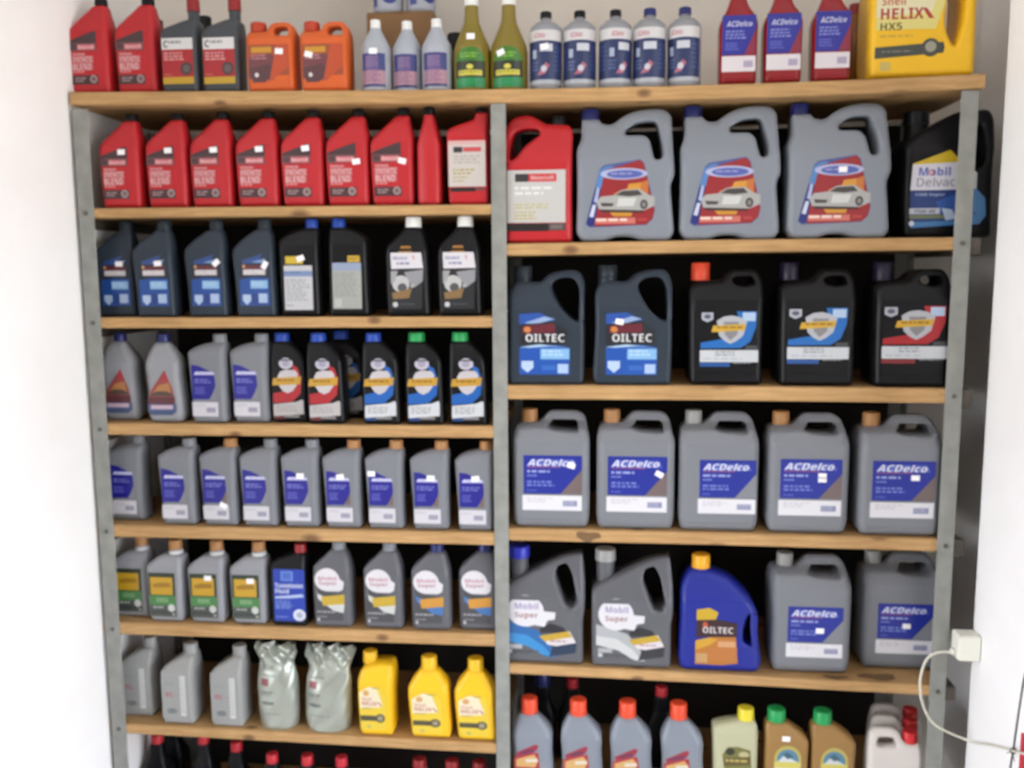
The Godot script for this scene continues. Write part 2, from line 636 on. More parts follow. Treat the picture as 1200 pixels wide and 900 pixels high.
# ------------------------------------------------------------------ the kinds of bottle
# p: outline corners [u, v, rounding]; tp: depth along the height; necks, caps: [u, radius, from, to, material]; labs: [print, u0, v0, u1, v1]
const KINDS := {
	"red_quart": {"w": 0.104, "h": 0.212, "d": 0.062, "b": 0.013, "m": "red", "tp": [[0.70, 1.0], [0.95, 0.55], [1.0, 0.52]],
		"p": [[0.05, 0.0, 0.012], [0.0, 0.4, 0.03], [0.0, 0.73, 0.018], [0.48, 0.945, 0.03], [0.60, 1.0, 0.008], [0.90, 1.0, 0.006], [0.93, 0.90, 0.02], [1.0, 0.77, 0.02], [1.0, 0.0, 0.012]],
		"caps": [[0.75, 0.0155, 0.2125, 0.229, "black"]], "labs": [["red", 0.06, 0.10, 0.75, 0.70]]},
	"red_quart_side": {"side": true, "w": 0.104, "h": 0.212, "d": 0.056, "b": 0.013, "m": "red", "tp": [[0.66, 1.0], [0.92, 0.5], [1.0, 0.46]],
		"p": [[0.05, 0.0, 0.012], [0.0, 0.4, 0.03], [0.0, 0.73, 0.018], [0.48, 0.945, 0.03], [0.60, 1.0, 0.008], [0.90, 1.0, 0.006], [0.93, 0.90, 0.02], [1.0, 0.77, 0.02], [1.0, 0.0, 0.012]],
		"caps": [[0.75, 0.0135, 0.2125, 0.229, "black"]]},
	"red_quart_back": {"w": 0.103, "h": 0.214, "d": 0.062, "b": 0.011, "m": "red", "tp": [[0.76, 1.0], [0.92, 0.6], [1.0, 0.55]],
		"p": [[0.06, 0.0, 0.012], [0.02, 0.79, 0.02], [0.10, 0.84, 0.02], [0.66, 0.93, 0.01], [0.68, 1.0, 0.004], [0.96, 1.0, 0.004], [0.97, 0.85, 0.02], [1.0, 0.0, 0.012]],
		"caps": [[0.82, 0.0155, 0.2135, 0.2255, "black"]], "labs": [["redback", 0.07, 0.14, 0.93, 0.69]]},
	"coolant": {"w": 0.093, "h": 0.172, "d": 0.062, "b": 0.010, "m": "coolantgrey", "tp": [[0.84, 1.0], [1.0, 0.7]],
		"p": [[0.02, 0.0, 0.01], [0.0, 0.84, 0.014], [0.10, 0.89, 0.012], [0.66, 1.0, 0.01], [0.98, 1.0, 0.012], [0.96, 0.0, 0.01]],
		"necks": [[0.80, 0.0135, 0.168, 0.193]], "caps": [[0.80, 0.0155, 0.193, 0.222, "darkred"]], "labs": [["coolant", 0.05, 0.115, 0.88, 0.735]]},
	"orange_jug": {"w": 0.115, "h": 0.163, "d": 0.072, "b": 0.011, "hb": 0.006, "m": "orange", "tp": [[0.74, 1.0], [0.90, 0.62], [1.0, 0.55]],
		"p": [[0.03, 0.0, 0.012], [0.0, 0.2, 0.02], [0.0, 0.82, 0.012], [0.06, 0.87, 0.01], [0.42, 0.87, 0.008], [0.48, 0.96, 0.015], [0.58, 1.0, 0.016], [0.90, 1.0, 0.02], [1.0, 0.88, 0.02], [1.0, 0.0, 0.012]],
		"holes": [[[0.60, 0.80, 0.008], [0.56, 0.90, 0.008], [0.66, 0.925, 0.008], [0.86, 0.925, 0.012], [0.93, 0.86, 0.010], [0.93, 0.79, 0.006]]],
		"caps": [[0.19, 0.0195, 0.143, 0.166, "darkorange"]], "labs": [["orange", 0.06, 0.13, 0.92, 0.66]]},
	"spray_refill": {"lathe": [[0.0, 0.0], [0.032, 0.0], [0.0355, 0.004], [0.0355, 0.098], [0.034, 0.107], [0.0145, 0.143], [0.0125, 0.148], [0.0, 0.148]], "w": 0.065, "h": 0.148, "d": 0.065, "m": "milky",
		"caps": [[0.5, 0.0125, 0.147, 0.168, "white"]], "labs": [["refill", -0.85, 0.85, 0.008, 0.086, 0.0355]]},
	"olive_bottle": {"lathe": [[0.0, 0.0], [0.040, 0.0], [0.0438, 0.005], [0.0438, 0.092], [0.041, 0.106], [0.027, 0.138], [0.0185, 0.158], [0.0165, 0.175], [0.0155, 0.20], [0.0, 0.20]], "fl": 0.9, "w": 0.083, "h": 0.2, "d": 0.076, "m": "olive",
		"caps": [[0.5, 0.0165, 0.196, 0.222, "white"]], "labs": [["olive", -0.95, 0.95, 0.004, 0.097, 0.0438]]},
	"treatment_can": {"lathe": [[0.0, 0.0], [0.0355, 0.0], [0.038, 0.003], [0.038, 0.134], [0.0365, 0.142], [0.024, 0.154], [0.0125, 0.159], [0.0125, 0.166], [0.0, 0.166]], "w": 0.073, "h": 0.166, "d": 0.073, "m": "silvergrey",
		"caps": [[0.5, 0.0135, 0.164, 0.180, "black"]], "labs": [["treatment", -1.5, 1.5, 0.012, 0.132, 0.038]]},
	"treatment_can_blue": {"lathe": [[0.0, 0.0], [0.0355, 0.0], [0.038, 0.003], [0.038, 0.134], [0.0365, 0.142], [0.024, 0.154], [0.0125, 0.159], [0.0125, 0.166], [0.0, 0.166]], "w": 0.073, "h": 0.166, "d": 0.073, "m": "silvergrey",
		"caps": [[0.5, 0.0145, 0.164, 0.181, "navycap"]], "labs": [["treatment", -1.9, 1.1, 0.012, 0.132, 0.038]]},
	"fluid_bottle": {"w": 0.086, "h": 0.205, "d": 0.062, "b": 0.016, "m": "wine", "tp": [[0.66, 1.0], [0.9, 0.6], [1.0, 0.5]],
		"p": [[0.02, 0.0, 0.012], [0.0, 0.68, 0.02], [0.22, 0.84, 0.03], [0.33, 1.0, 0.006], [0.68, 1.0, 0.006], [0.74, 0.86, 0.03], [1.0, 0.72, 0.02], [0.98, 0.0, 0.012]],
		"caps": [[0.5, 0.0165, 0.204, 0.226, "darkred"]], "labs": [["atf", 0.06, 0.10, 0.93, 0.74]]},
	"yellow_jug_large": {"w": 0.228, "h": 0.285, "d": 0.12, "b": 0.016, "hb": 0.010, "m": "yellow", "tp": [[0.62, 1.0], [0.95, 0.5], [1.0, 0.5]],
		"p": [[0.02, 0.0, 0.014], [0.0, 0.3, 0.03], [0.01, 0.82, 0.03], [0.10, 0.93, 0.02], [0.12, 1.0, 0.008], [0.36, 1.0, 0.008], [0.42, 0.93, 0.02], [0.80, 0.90, 0.04], [0.99, 0.76, 0.04], [1.0, 0.0, 0.014]],
		"holes": [[[0.70, 0.36, 0.02], [0.71, 0.62, 0.02], [0.80, 0.74, 0.02], [0.88, 0.66, 0.02], [0.88, 0.40, 0.03], [0.80, 0.20, 0.02]]],
		"caps": [[0.24, 0.023, 0.284, 0.31, "darkred"]], "labs": [["helixbig", 0.05, 0.03, 0.70, 0.68]]},
	"amber_bottle": {"lathe": [[0.0, 0.0], [0.032, 0.0], [0.035, 0.004], [0.035, 0.13], [0.02, 0.165], [0.015, 0.19], [0.0, 0.19]], "w": 0.07, "h": 0.19, "d": 0.07, "m": "amber", "caps": [[0.5, 0.0165, 0.188, 0.212, "darkred"]]},
	"slate_quart": {"w": 0.108, "h": 0.214, "d": 0.062, "b": 0.011, "m": "slate", "tp": [[0.66, 1.0], [0.96, 0.6], [1.0, 0.58]],
		"p": [[0.09, 0.0, 0.010], [0.07, 0.35, 0.03], [0.0, 0.765, 0.012], [0.2, 0.88, 0.03], [0.54, 0.99, 0.02], [0.60, 1.0, 0.004], [0.86, 1.0, 0.004], [0.90, 0.96, 0.012], [0.965, 0.80, 0.02], [1.0, 0.0, 0.010]],
		"caps": [[0.72, 0.0175, 0.2125, 0.239, "slatecap"]], "labs": [["oiltecq", 0.20, 0.105, 0.89, 0.73]]},
	"black_quart": {"w": 0.101, "h": 0.216, "d": 0.062, "b": 0.012, "m": "black", "tp": [[0.80, 1.0], [1.0, 0.7]],
		"p": [[0.03, 0.0, 0.012], [0.0, 0.4, 0.03], [0.0, 0.86, 0.012], [0.25, 0.95, 0.03], [0.62, 1.0, 0.012], [0.96, 1.0, 0.010], [0.98, 0.9, 0.02], [1.0, 0.0, 0.012]],
		"caps": [[0.77, 0.0155, 0.2155, 0.237, "bluecap"]], "labs": [["whiteback", 0.14, 0.07, 0.84, 0.68]]},
	"black_quart_mirrored": {"w": 0.101, "h": 0.216, "d": 0.062, "b": 0.012, "m": "black", "tp": [[0.80, 1.0], [1.0, 0.7]],
		"p": [[0.0, 0.0, 0.012], [0.02, 0.9, 0.02], [0.04, 1.0, 0.010], [0.40, 1.0, 0.012], [0.75, 0.95, 0.03], [0.97, 0.86, 0.012], [0.97, 0.4, 0.03], [1.0, 0.0, 0.012]],
		"caps": [[0.22, 0.0165, 0.2155, 0.237, "bluecap"]], "labs": [["greyback", 0.12, 0.08, 0.83, 0.68]]},
	"synthetic_quart": {"w": 0.108, "h": 0.214, "d": 0.064, "b": 0.013, "m": "black", "tp": [[0.74, 1.0], [0.98, 0.62], [1.0, 0.6]],
		"p": [[0.02, 0.0, 0.012], [0.0, 0.3, 0.03], [0.0, 0.79, 0.02], [0.30, 0.91, 0.03], [0.44, 1.0, 0.008], [0.78, 1.0, 0.008], [0.86, 0.92, 0.02], [0.96, 0.76, 0.03], [1.0, 0.0, 0.012]],
		"caps": [[0.61, 0.0195, 0.2135, 0.2385, "white"]], "labs": [["mobil1", 0.12, 0.075, 0.87, 0.80]]},
	"flame_bottle": {"w": 0.100, "h": 0.204, "d": 0.064, "b": 0.017, "m": "silvergrey", "tp": [[0.74, 1.0], [1.0, 0.5]],
		"p": [[0.10, 0.0, 0.016], [0.03, 0.16, 0.03], [0.07, 0.42, 0.04], [0.0, 0.74, 0.03], [0.16, 0.93, 0.03], [0.28, 1.0, 0.008], [0.60, 1.0, 0.008], [0.70, 0.92, 0.02], [0.93, 0.78, 0.016], [0.91, 0.62, 0.04], [1.0, 0.16, 0.03], [0.96, 0.0, 0.016]],
		"caps": [[0.44, 0.0165, 0.2035, 0.224, "navycap"]], "labs": [["flame", 0.08, 0.10, 0.88, 0.66]]},
	"grey_quart": {"w": 0.098, "h": 0.203, "d": 0.062, "b": 0.015, "m": "grey", "tp": [[0.88, 1.0], [1.0, 0.75]],
		"p": [[0.10, 0.0, 0.010], [0.07, 0.3, 0.03], [0.0, 0.885, 0.008], [0.25, 0.96, 0.04], [0.60, 1.0, 0.01], [0.98, 1.0, 0.008], [1.0, 0.9, 0.02], [0.98, 0.4, 0.03], [1.0, 0.0, 0.012]],
		"caps": [[0.79, 0.0175, 0.2, 0.223, "greycap"]], "labs": [["delcoq", 0.12, 0.07, 0.80, 0.75]]},
	"grey_quart_copper": {"w": 0.098, "h": 0.203, "d": 0.062, "b": 0.015, "m": "grey", "tp": [[0.88, 1.0], [1.0, 0.75]],
		"p": [[0.10, 0.0, 0.010], [0.07, 0.3, 0.03], [0.0, 0.885, 0.008], [0.25, 0.96, 0.04], [0.60, 1.0, 0.01], [0.98, 1.0, 0.008], [1.0, 0.9, 0.02], [0.98, 0.4, 0.03], [1.0, 0.0, 0.012]],
		"caps": [[0.79, 0.0175, 0.2, 0.223, "copper"]], "labs": [["delcobrown", 0.12, 0.07, 0.80, 0.75]]},
	"ribbon_quart_red": {"w": 0.096, "h": 0.204, "d": 0.062, "b": 0.012, "m": "black", "tp": [[0.78, 1.0], [1.0, 0.62]],
		"p": [[0.02, 0.0, 0.012], [0.0, 0.5, 0.03], [0.02, 0.96, 0.012], [0.06, 1.0, 0.006], [0.48, 1.0, 0.008], [0.70, 0.92, 0.03], [0.95, 0.79, 0.02], [1.0, 0.0, 0.012]],
		"caps": [[0.27, 0.0195, 0.2035, 0.224, "bluecap"]], "labs": [["ribbonred", 0.07, 0.05, 0.95, 0.80]]},
	"ribbon_quart_blue": {"w": 0.096, "h": 0.204, "d": 0.062, "b": 0.012, "m": "black", "tp": [[0.78, 1.0], [1.0, 0.62]],
		"p": [[0.02, 0.0, 0.012], [0.0, 0.5, 0.03], [0.02, 0.96, 0.012], [0.06, 1.0, 0.006], [0.48, 1.0, 0.008], [0.70, 0.92, 0.03], [0.95, 0.79, 0.02], [1.0, 0.0, 0.012]],
		"caps": [[0.27, 0.0195, 0.2035, 0.224, "bluecap"]], "labs": [["ribbonblue", 0.07, 0.05, 0.95, 0.80]]},
	"ribbon_quart_green": {"w": 0.096, "h": 0.204, "d": 0.062, "b": 0.012, "m": "black", "tp": [[0.78, 1.0], [1.0, 0.62]],
		"p": [[0.02, 0.0, 0.012], [0.0, 0.5, 0.03], [0.02, 0.96, 0.012], [0.06, 1.0, 0.006], [0.48, 1.0, 0.008], [0.70, 0.92, 0.03], [0.95, 0.79, 0.02], [1.0, 0.0, 0.012]],
		"caps": [[0.27, 0.0205, 0.2035, 0.225, "greencap"]], "labs": [["ribbonblue", 0.07, 0.05, 0.95, 0.80]]},
	"silver_shoulder_quart": {"w": 0.096, "h": 0.176, "d": 0.064, "b": 0.011, "m": "silvergrey", "tp": [[0.84, 1.0], [1.0, 0.7]],
		"p": [[0.08, 0.0, 0.012], [0.02, 0.3, 0.03], [0.0, 0.83, 0.010], [0.12, 0.90, 0.01], [0.38, 1.0, 0.012], [0.97, 1.0, 0.010], [1.0, 0.9, 0.01], [0.99, 0.0, 0.012]],
		"necks": [[0.74, 0.0165, 0.172, 0.189]], "collars": [[0.74, 0.0185, 0.176, 0.185, "silvercollar"]], "caps": [[0.74, 0.0175, 0.189, 0.213, "copper"]], "labs": [["green", 0.08, 0.085, 0.84, 0.75]]},
	"transmission_quart": {"w": 0.095, "h": 0.19, "d": 0.064, "b": 0.012, "m": "black", "tp": [[0.80, 1.0], [1.0, 0.6]],
		"p": [[0.03, 0.0, 0.012], [0.0, 0.84, 0.02], [0.15, 0.92, 0.02], [0.62, 1.0, 0.015], [0.94, 1.0, 0.010], [0.98, 0.86, 0.02], [1.0, 0.0, 0.012]],
		"caps": [[0.78, 0.0155, 0.1895, 0.211, "darkred"]], "labs": [["transmission", 0.12, 0.08, 0.98, 0.80]]},
	"super_quart_silver": {"w": 0.101, "h": 0.200, "d": 0.064, "b": 0.014, "m": "midgrey", "tp": [[0.72, 1.0], [1.0, 0.55]],
		"p": [[0.02, 0.0, 0.014], [0.0, 0.4, 0.03], [0.0, 0.80, 0.014], [0.18, 0.87, 0.03], [0.36, 0.96, 0.02], [0.45, 1.0, 0.006], [0.80, 1.0, 0.006], [0.87, 0.94, 0.02], [0.98, 0.74, 0.03], [1.0, 0.0, 0.014]],
		"caps": [[0.63, 0.0175, 0.1995, 0.220, "greycap"]], "labs": [["supersilver", 0.07, 0.07, 0.84, 0.81]]},
	"super_quart_blue": {"w": 0.101, "h": 0.200, "d": 0.064, "b": 0.014, "m": "midgrey", "tp": [[0.72, 1.0], [1.0, 0.55]],
		"p": [[0.02, 0.0, 0.014], [0.0, 0.4, 0.03], [0.0, 0.80, 0.014], [0.18, 0.87, 0.03], [0.36, 0.96, 0.02], [0.45, 1.0, 0.006], [0.80, 1.0, 0.006], [0.87, 0.94, 0.02], [0.98, 0.74, 0.03], [1.0, 0.0, 0.014]],
		"caps": [[0.63, 0.0175, 0.1995, 0.220, "navycap"]], "labs": [["superblue", 0.07, 0.07, 0.84, 0.81]]},
	"square_litre": {"w": 0.086, "h": 0.184, "d": 0.084, "b": 0.010, "m": "silver", "tp": [[0.76, 1.0], [1.0, 0.6]],
		"p": [[0.03, 0.0, 0.008], [0.0, 0.3, 0.03], [0.0, 0.785, 0.008], [0.14, 0.86, 0.012], [0.60, 0.985, 0.02], [0.70, 1.0, 0.008], [0.98, 1.0, 0.008], [1.0, 0.0, 0.008]],
		"caps": [[0.80, 0.0185, 0.181, 0.210, "silver"]], "labs": [["square", 0.04, 0.09, 0.90, 0.80]]},
	"foil_pouch": {"pouch": true, "seed": 1.3, "lean": -0.004, "w": 0.108, "h": 0.222, "d": 0.068, "m": "foil", "labs": [["pouch", 0.16, 0.10, 0.80, 0.66]]},
	"foil_pouch_wide": {"pouch": true, "seed": 4.1, "lean": 0.010, "w": 0.122, "h": 0.222, "d": 0.068, "m": "foil", "labs": [["pouch", 0.12, 0.10, 0.76, 0.66]]},
	"yellow_quart": {"w": 0.112, "h": 0.178, "d": 0.068, "b": 0.016, "m": "yellow", "tp": [[0.74, 1.0], [1.0, 0.55]],
		"p": [[0.10, 0.0, 0.014], [0.07, 0.15, 0.03], [0.02, 0.45, 0.04], [0.0, 0.76, 0.03], [0.16, 0.90, 0.04], [0.29, 1.0, 0.008], [0.66, 1.0, 0.008], [0.80, 0.90, 0.04], [0.95, 0.76, 0.03], [0.96, 0.45, 0.04], [1.0, 0.12, 0.03], [0.98, 0.0, 0.014]],
		"caps": [[0.475, 0.0205, 0.1775, 0.209, "yellow"]], "labs": [["helixq", 0.10, 0.08, 0.82, 0.70]]},
	"yellow_square": {"w": 0.092, "h": 0.190, "d": 0.092, "b": 0.016, "m": "yellow", "tp": [[0.76, 1.0], [0.96, 0.8], [1.0, 0.8]],
		"p": [[0.06, 0.0, 0.012], [0.0, 0.35, 0.04], [0.0, 0.80, 0.02], [0.13, 0.95, 0.015], [0.60, 1.0, 0.02], [0.95, 0.985, 0.02], [1.0, 0.88, 0.02], [0.98, 0.35, 0.04], [1.0, 0.0, 0.012]],
		"caps": [[0.28, 0.0185, 0.182, 0.212, "yellow"]], "labs": [["helixq", 0.06, 0.10, 0.84, 0.72]]},
	"red_jug": {"w": 0.162, "h": 0.300, "d": 0.12, "b": 0.015, "hb": 0.009, "m": "red", "tp": [[0.62, 1.0], [0.92, 0.5], [1.0, 0.45]],
		"p": [[0.02, 0.0, 0.014], [0.0, 0.3, 0.03], [0.0, 0.90, 0.04], [0.14, 0.99, 0.03], [0.36, 1.0, 0.04], [0.50, 0.965, 0.03], [0.60, 0.925, 0.02], [0.94, 0.915, 0.014], [1.0, 0.87, 0.02], [0.99, 0.4, 0.05], [1.0, 0.0, 0.014]],
		"holes": [[[0.10, 0.635, 0.012], [0.05, 0.68, 0.012], [0.13, 0.86, 0.02], [0.28, 0.895, 0.02], [0.50, 0.885, 0.012], [0.53, 0.84, 0.012], [0.30, 0.75, 0.04], [0.18, 0.66, 0.02]]],
		"caps": [[0.78, 0.020, 0.272, 0.298, "black"]], "labs": [["redjug", 0.04, 0.09, 0.92, 0.56]]},
	"car_jug": {"w": 0.228, "h": 0.305, "d": 0.125, "b": 0.014, "hb": 0.009, "m": "bluegrey", "tp": [[0.62, 1.0], [0.88, 0.5], [1.0, 0.42]],
		"p": [[0.06, 0.0, 0.02], [0.0, 0.06, 0.02], [0.01, 0.4, 0.04], [0.0, 0.70, 0.012], [0.05, 0.77, 0.02], [0.05, 0.93, 0.006], [0.23, 0.93, 0.006], [0.26, 0.895, 0.012], [0.36, 0.885, 0.02], [0.50, 0.965, 0.03], [0.68, 1.0, 0.04], [0.88, 1.0, 0.03], [0.965, 0.95, 0.025], [0.985, 0.62, 0.06], [1.0, 0.49, 0.02], [0.955, 0.42, 0.03], [1.0, 0.06, 0.03], [0.95, 0.0, 0.02], [0.66, 0.0, 0.012], [0.56, 0.033, 0.02], [0.40, 0.033, 0.02], [0.30, 0.0, 0.012]],
		"holes": [[[0.50, 0.80, 0.012], [0.49, 0.84, 0.015], [0.62, 0.905, 0.03], [0.82, 0.91, 0.015], [0.875, 0.70, 0.03], [0.87, 0.615, 0.012], [0.79, 0.605, 0.012], [0.745, 0.76, 0.03], [0.69, 0.80, 0.012]]],
		"caps": [[0.14, 0.0215, 0.283, 0.310, "navycap"]], "labs": [["car", 0.10, 0.105, 0.80, 0.61]]},
	"diesel_jug": {"w": 0.200, "h": 0.290, "d": 0.125, "b": 0.014, "hb": 0.009, "m": "black", "tp": [[0.70, 1.0], [0.95, 0.6], [1.0, 0.55]],
		"p": [[0.03, 0.0, 0.014], [0.0, 0.3, 0.04], [0.0, 0.73, 0.012], [0.10, 0.80, 0.02], [0.36, 0.90, 0.04], [0.60, 0.99, 0.02], [0.95, 1.0, 0.02], [1.0, 0.93, 0.02], [0.97, 0.45, 0.05], [1.0, 0.0, 0.014]],
		"holes": [[[0.66, 0.62, 0.02], [0.62, 0.78, 0.02], [0.70, 0.88, 0.02], [0.86, 0.90, 0.02], [0.88, 0.60, 0.02], [0.80, 0.52, 0.02]]],
		"necks": [[0.20, 0.026, 0.225, 0.262]], "caps": [[0.20, 0.029, 0.262, 0.292, "black"]], "labs": [["delvac", 0.07, 0.075, 0.91, 0.68]]},
	"slate_jug": {"w": 0.188, "h": 0.274, "d": 0.125, "b": 0.012, "hb": 0.009, "m": "slate", "tp": [[0.66, 1.0], [0.74, 0.93], [0.95, 0.6], [1.0, 0.55]],
		"p": [[0.04, 0.0, 0.012], [0.0, 0.08, 0.03], [0.04, 0.5, 0.05], [0.02, 0.80, 0.02], [0.10, 0.89, 0.02], [0.28, 0.90, 0.01], [0.44, 0.89, 0.02], [0.52, 0.96, 0.03], [0.72, 1.0, 0.03], [0.92, 1.0, 0.02], [1.0, 0.89, 0.03], [0.99, 0.58, 0.02], [1.0, 0.46, 0.02], [0.99, 0.0, 0.012]],
		"holes": [[[0.56, 0.87, 0.012], [0.66, 0.925, 0.03], [0.86, 0.93, 0.015], [0.925, 0.84, 0.02], [0.945, 0.57, 0.012], [0.87, 0.555, 0.012], [0.70, 0.66, 0.04], [0.60, 0.78, 0.02]]],
		"necks": [[0.19, 0.022, 0.238, 0.254]], "caps": [[0.19, 0.0235, 0.254, 0.284, "slatecap"]], "labs": [["oiltec", 0.17, 0.085, 0.81, 0.63]]},
	"ribbon_jug_blue": {"w": 0.172, "h": 0.272, "d": 0.135, "b": 0.016, "hb": 0.007, "m": "black", "tp": [[0.74, 1.0], [0.90, 0.72], [1.0, 0.55]],
		"p": [[0.02, 0.0, 0.014], [0.0, 0.4, 0.05], [0.0, 0.84, 0.02], [0.08, 0.89, 0.02], [0.44, 0.91, 0.01], [0.50, 0.96, 0.02], [0.60, 1.0, 0.016], [0.90, 1.0, 0.02], [0.98, 0.92, 0.02], [1.0, 0.80, 0.02], [0.99, 0.4, 0.05], [1.0, 0.0, 0.014]],
		"holes": [[[0.58, 0.885, 0.01], [0.60, 0.945, 0.01], [0.86, 0.945, 0.012], [0.90, 0.87, 0.01], [0.70, 0.855, 0.02]]],
		"caps": [[0.18, 0.0225, 0.246, 0.288, "purplecap"]], "labs": [["ribbonjugblue", 0.10, 0.19, 0.91, 0.68]], "ridges": [[0.12, 0.90, 0.11]]},
	"ribbon_jug_orange": {"w": 0.172, "h": 0.272, "d": 0.135, "b": 0.016, "hb": 0.007, "m": "black", "tp": [[0.74, 1.0], [0.90, 0.72], [1.0, 0.55]],
		"p": [[0.02, 0.0, 0.014], [0.0, 0.4, 0.05], [0.0, 0.84, 0.02], [0.08, 0.89, 0.02], [0.44, 0.91, 0.01], [0.50, 0.96, 0.02], [0.60, 1.0, 0.016], [0.90, 1.0, 0.02], [0.98, 0.92, 0.02], [1.0, 0.80, 0.02], [0.99, 0.4, 0.05], [1.0, 0.0, 0.014]],
		"holes": [[[0.58, 0.885, 0.01], [0.60, 0.945, 0.01], [0.86, 0.945, 0.012], [0.90, 0.87, 0.01], [0.70, 0.855, 0.02]]],
		"caps": [[0.18, 0.0225, 0.246, 0.288, "redorange"]], "labs": [["ribbonjugblue", 0.15, 0.16, 0.93, 0.65]], "ridges": [[0.12, 0.90, 0.11]]},
	"ribbon_jug_red": {"w": 0.172, "h": 0.272, "d": 0.135, "b": 0.016, "hb": 0.007, "m": "black", "tp": [[0.74, 1.0], [0.90, 0.72], [1.0, 0.55]],
		"p": [[0.02, 0.0, 0.014], [0.0, 0.4, 0.05], [0.0, 0.84, 0.02], [0.08, 0.89, 0.02], [0.44, 0.91, 0.01], [0.50, 0.96, 0.02], [0.60, 1.0, 0.016], [0.90, 1.0, 0.02], [0.98, 0.92, 0.02], [1.0, 0.80, 0.02], [0.99, 0.4, 0.05], [1.0, 0.0, 0.014]],
		"holes": [[[0.58, 0.885, 0.01], [0.60, 0.945, 0.01], [0.86, 0.945, 0.012], [0.90, 0.87, 0.01], [0.70, 0.855, 0.02]]],
		"caps": [[0.18, 0.0225, 0.246, 0.288, "purplecap"]], "labs": [["ribbonjugred", 0.09, 0.20, 0.93, 0.70]], "ridges": [[0.12, 0.90, 0.11]]},
	"grey_jug": {"w": 0.188, "h": 0.284, "d": 0.130, "b": 0.020, "hb": 0.005, "m": "grey", "tp": [[0.76, 1.0], [0.86, 0.82], [0.92, 0.36], [1.0, 0.22]],
		"p": [[0.03, 0.0, 0.022], [0.0, 0.10, 0.03], [0.0, 0.80, 0.03], [0.05, 0.90, 0.02], [0.34, 0.905, 0.01], [0.40, 0.95, 0.02], [0.47, 1.0, 0.02], [0.84, 1.0, 0.025], [0.94, 0.95, 0.025], [0.965, 0.84, 0.02], [1.0, 0.77, 0.02], [1.0, 0.10, 0.03], [0.97, 0.0, 0.022]],
		"holes": [[[0.425, 0.875, 0.012], [0.45, 0.965, 0.014], [0.85, 0.965, 0.016], [0.91, 0.86, 0.012], [0.82, 0.832, 0.02], [0.52, 0.845, 0.02]]],
		"caps": [[0.20, 0.0205, 0.252, 0.287, "copper"]], "labs": [["delcojug", 0.13, 0.155, 0.90, 0.64]], "ridges": [[0.10, 0.90, 0.075]]},
	"grey_jug_grey_cap": {"w": 0.188, "h": 0.284, "d": 0.130, "b": 0.020, "hb": 0.005, "m": "grey", "tp": [[0.76, 1.0], [0.86, 0.82], [0.92, 0.36], [1.0, 0.22]],
		"p": [[0.03, 0.0, 0.022], [0.0, 0.10, 0.03], [0.0, 0.80, 0.03], [0.05, 0.90, 0.02], [0.34, 0.905, 0.01], [0.40, 0.95, 0.02], [0.47, 1.0, 0.02], [0.84, 1.0, 0.025], [0.94, 0.95, 0.025], [0.965, 0.84, 0.02], [1.0, 0.77, 0.02], [1.0, 0.10, 0.03], [0.97, 0.0, 0.022]],
		"holes": [[[0.425, 0.875, 0.012], [0.45, 0.965, 0.014], [0.85, 0.965, 0.016], [0.91, 0.86, 0.012], [0.82, 0.832, 0.02], [0.52, 0.845, 0.02]]],
		"caps": [[0.20, 0.0205, 0.252, 0.287, "silver"]], "labs": [["delcojugplain", 0.24, 0.155, 0.96, 0.62]], "ridges": [[0.10, 0.90, 0.075]]},
	"grey_jug_low": {"w": 0.188, "h": 0.284, "d": 0.130, "b": 0.020, "hb": 0.005, "m": "grey", "tp": [[0.76, 1.0], [0.86, 0.82], [0.92, 0.36], [1.0, 0.22]],
		"p": [[0.03, 0.0, 0.022], [0.0, 0.10, 0.03], [0.0, 0.80, 0.03], [0.05, 0.90, 0.02], [0.34, 0.905, 0.01], [0.40, 0.95, 0.02], [0.47, 1.0, 0.02], [0.84, 1.0, 0.025], [0.94, 0.95, 0.025], [0.965, 0.84, 0.02], [1.0, 0.77, 0.02], [1.0, 0.10, 0.03], [0.97, 0.0, 0.022]],
		"holes": [[[0.425, 0.875, 0.012], [0.45, 0.965, 0.014], [0.85, 0.965, 0.016], [0.91, 0.86, 0.012], [0.82, 0.832, 0.02], [0.52, 0.845, 0.02]]],
		"caps": [[0.20, 0.0205, 0.252, 0.287, "silver"]], "labs": [["delcojugplain", 0.18, 0.145, 0.89, 0.60]], "ridges": [[0.10, 0.90, 0.075]]},
	"super_jug_blue": {"w": 0.200, "h": 0.275, "d": 0.115, "b": 0.013, "hb": 0.009, "m": "midgrey", "tp": [[0.62, 1.0], [0.95, 0.5], [1.0, 0.45]],
		"p": [[0.01, 0.0, 0.012], [0.0, 0.3, 0.04], [0.0, 0.70, 0.012], [0.10, 0.755, 0.03], [0.40, 0.85, 0.05], [0.66, 0.95, 0.04], [0.82, 0.985, 0.03], [0.96, 1.0, 0.008], [1.0, 0.76, 0.06], [1.0, 0.50, 0.03], [0.975, 0.42, 0.02], [0.98, 0.0, 0.012]],
		"holes": [[[0.62, 0.80, 0.02], [0.66, 0.90, 0.02], [0.77, 0.92, 0.02], [0.84, 0.83, 0.03], [0.905, 0.58, 0.03], [0.85, 0.52, 0.015], [0.76, 0.54, 0.03]]],
		"necks": [[0.17, 0.022, 0.20, 0.262]], "caps": [[0.17, 0.026, 0.258, 0.287, "bluecap2"]], "labs": [["superjugblue", 0.01, 0.055, 0.92, 0.65]]},
	"super_jug_silver": {"w": 0.200, "h": 0.275, "d": 0.115, "b": 0.013, "hb": 0.009, "m": "midgrey", "tp": [[0.62, 1.0], [0.95, 0.5], [1.0, 0.45]],
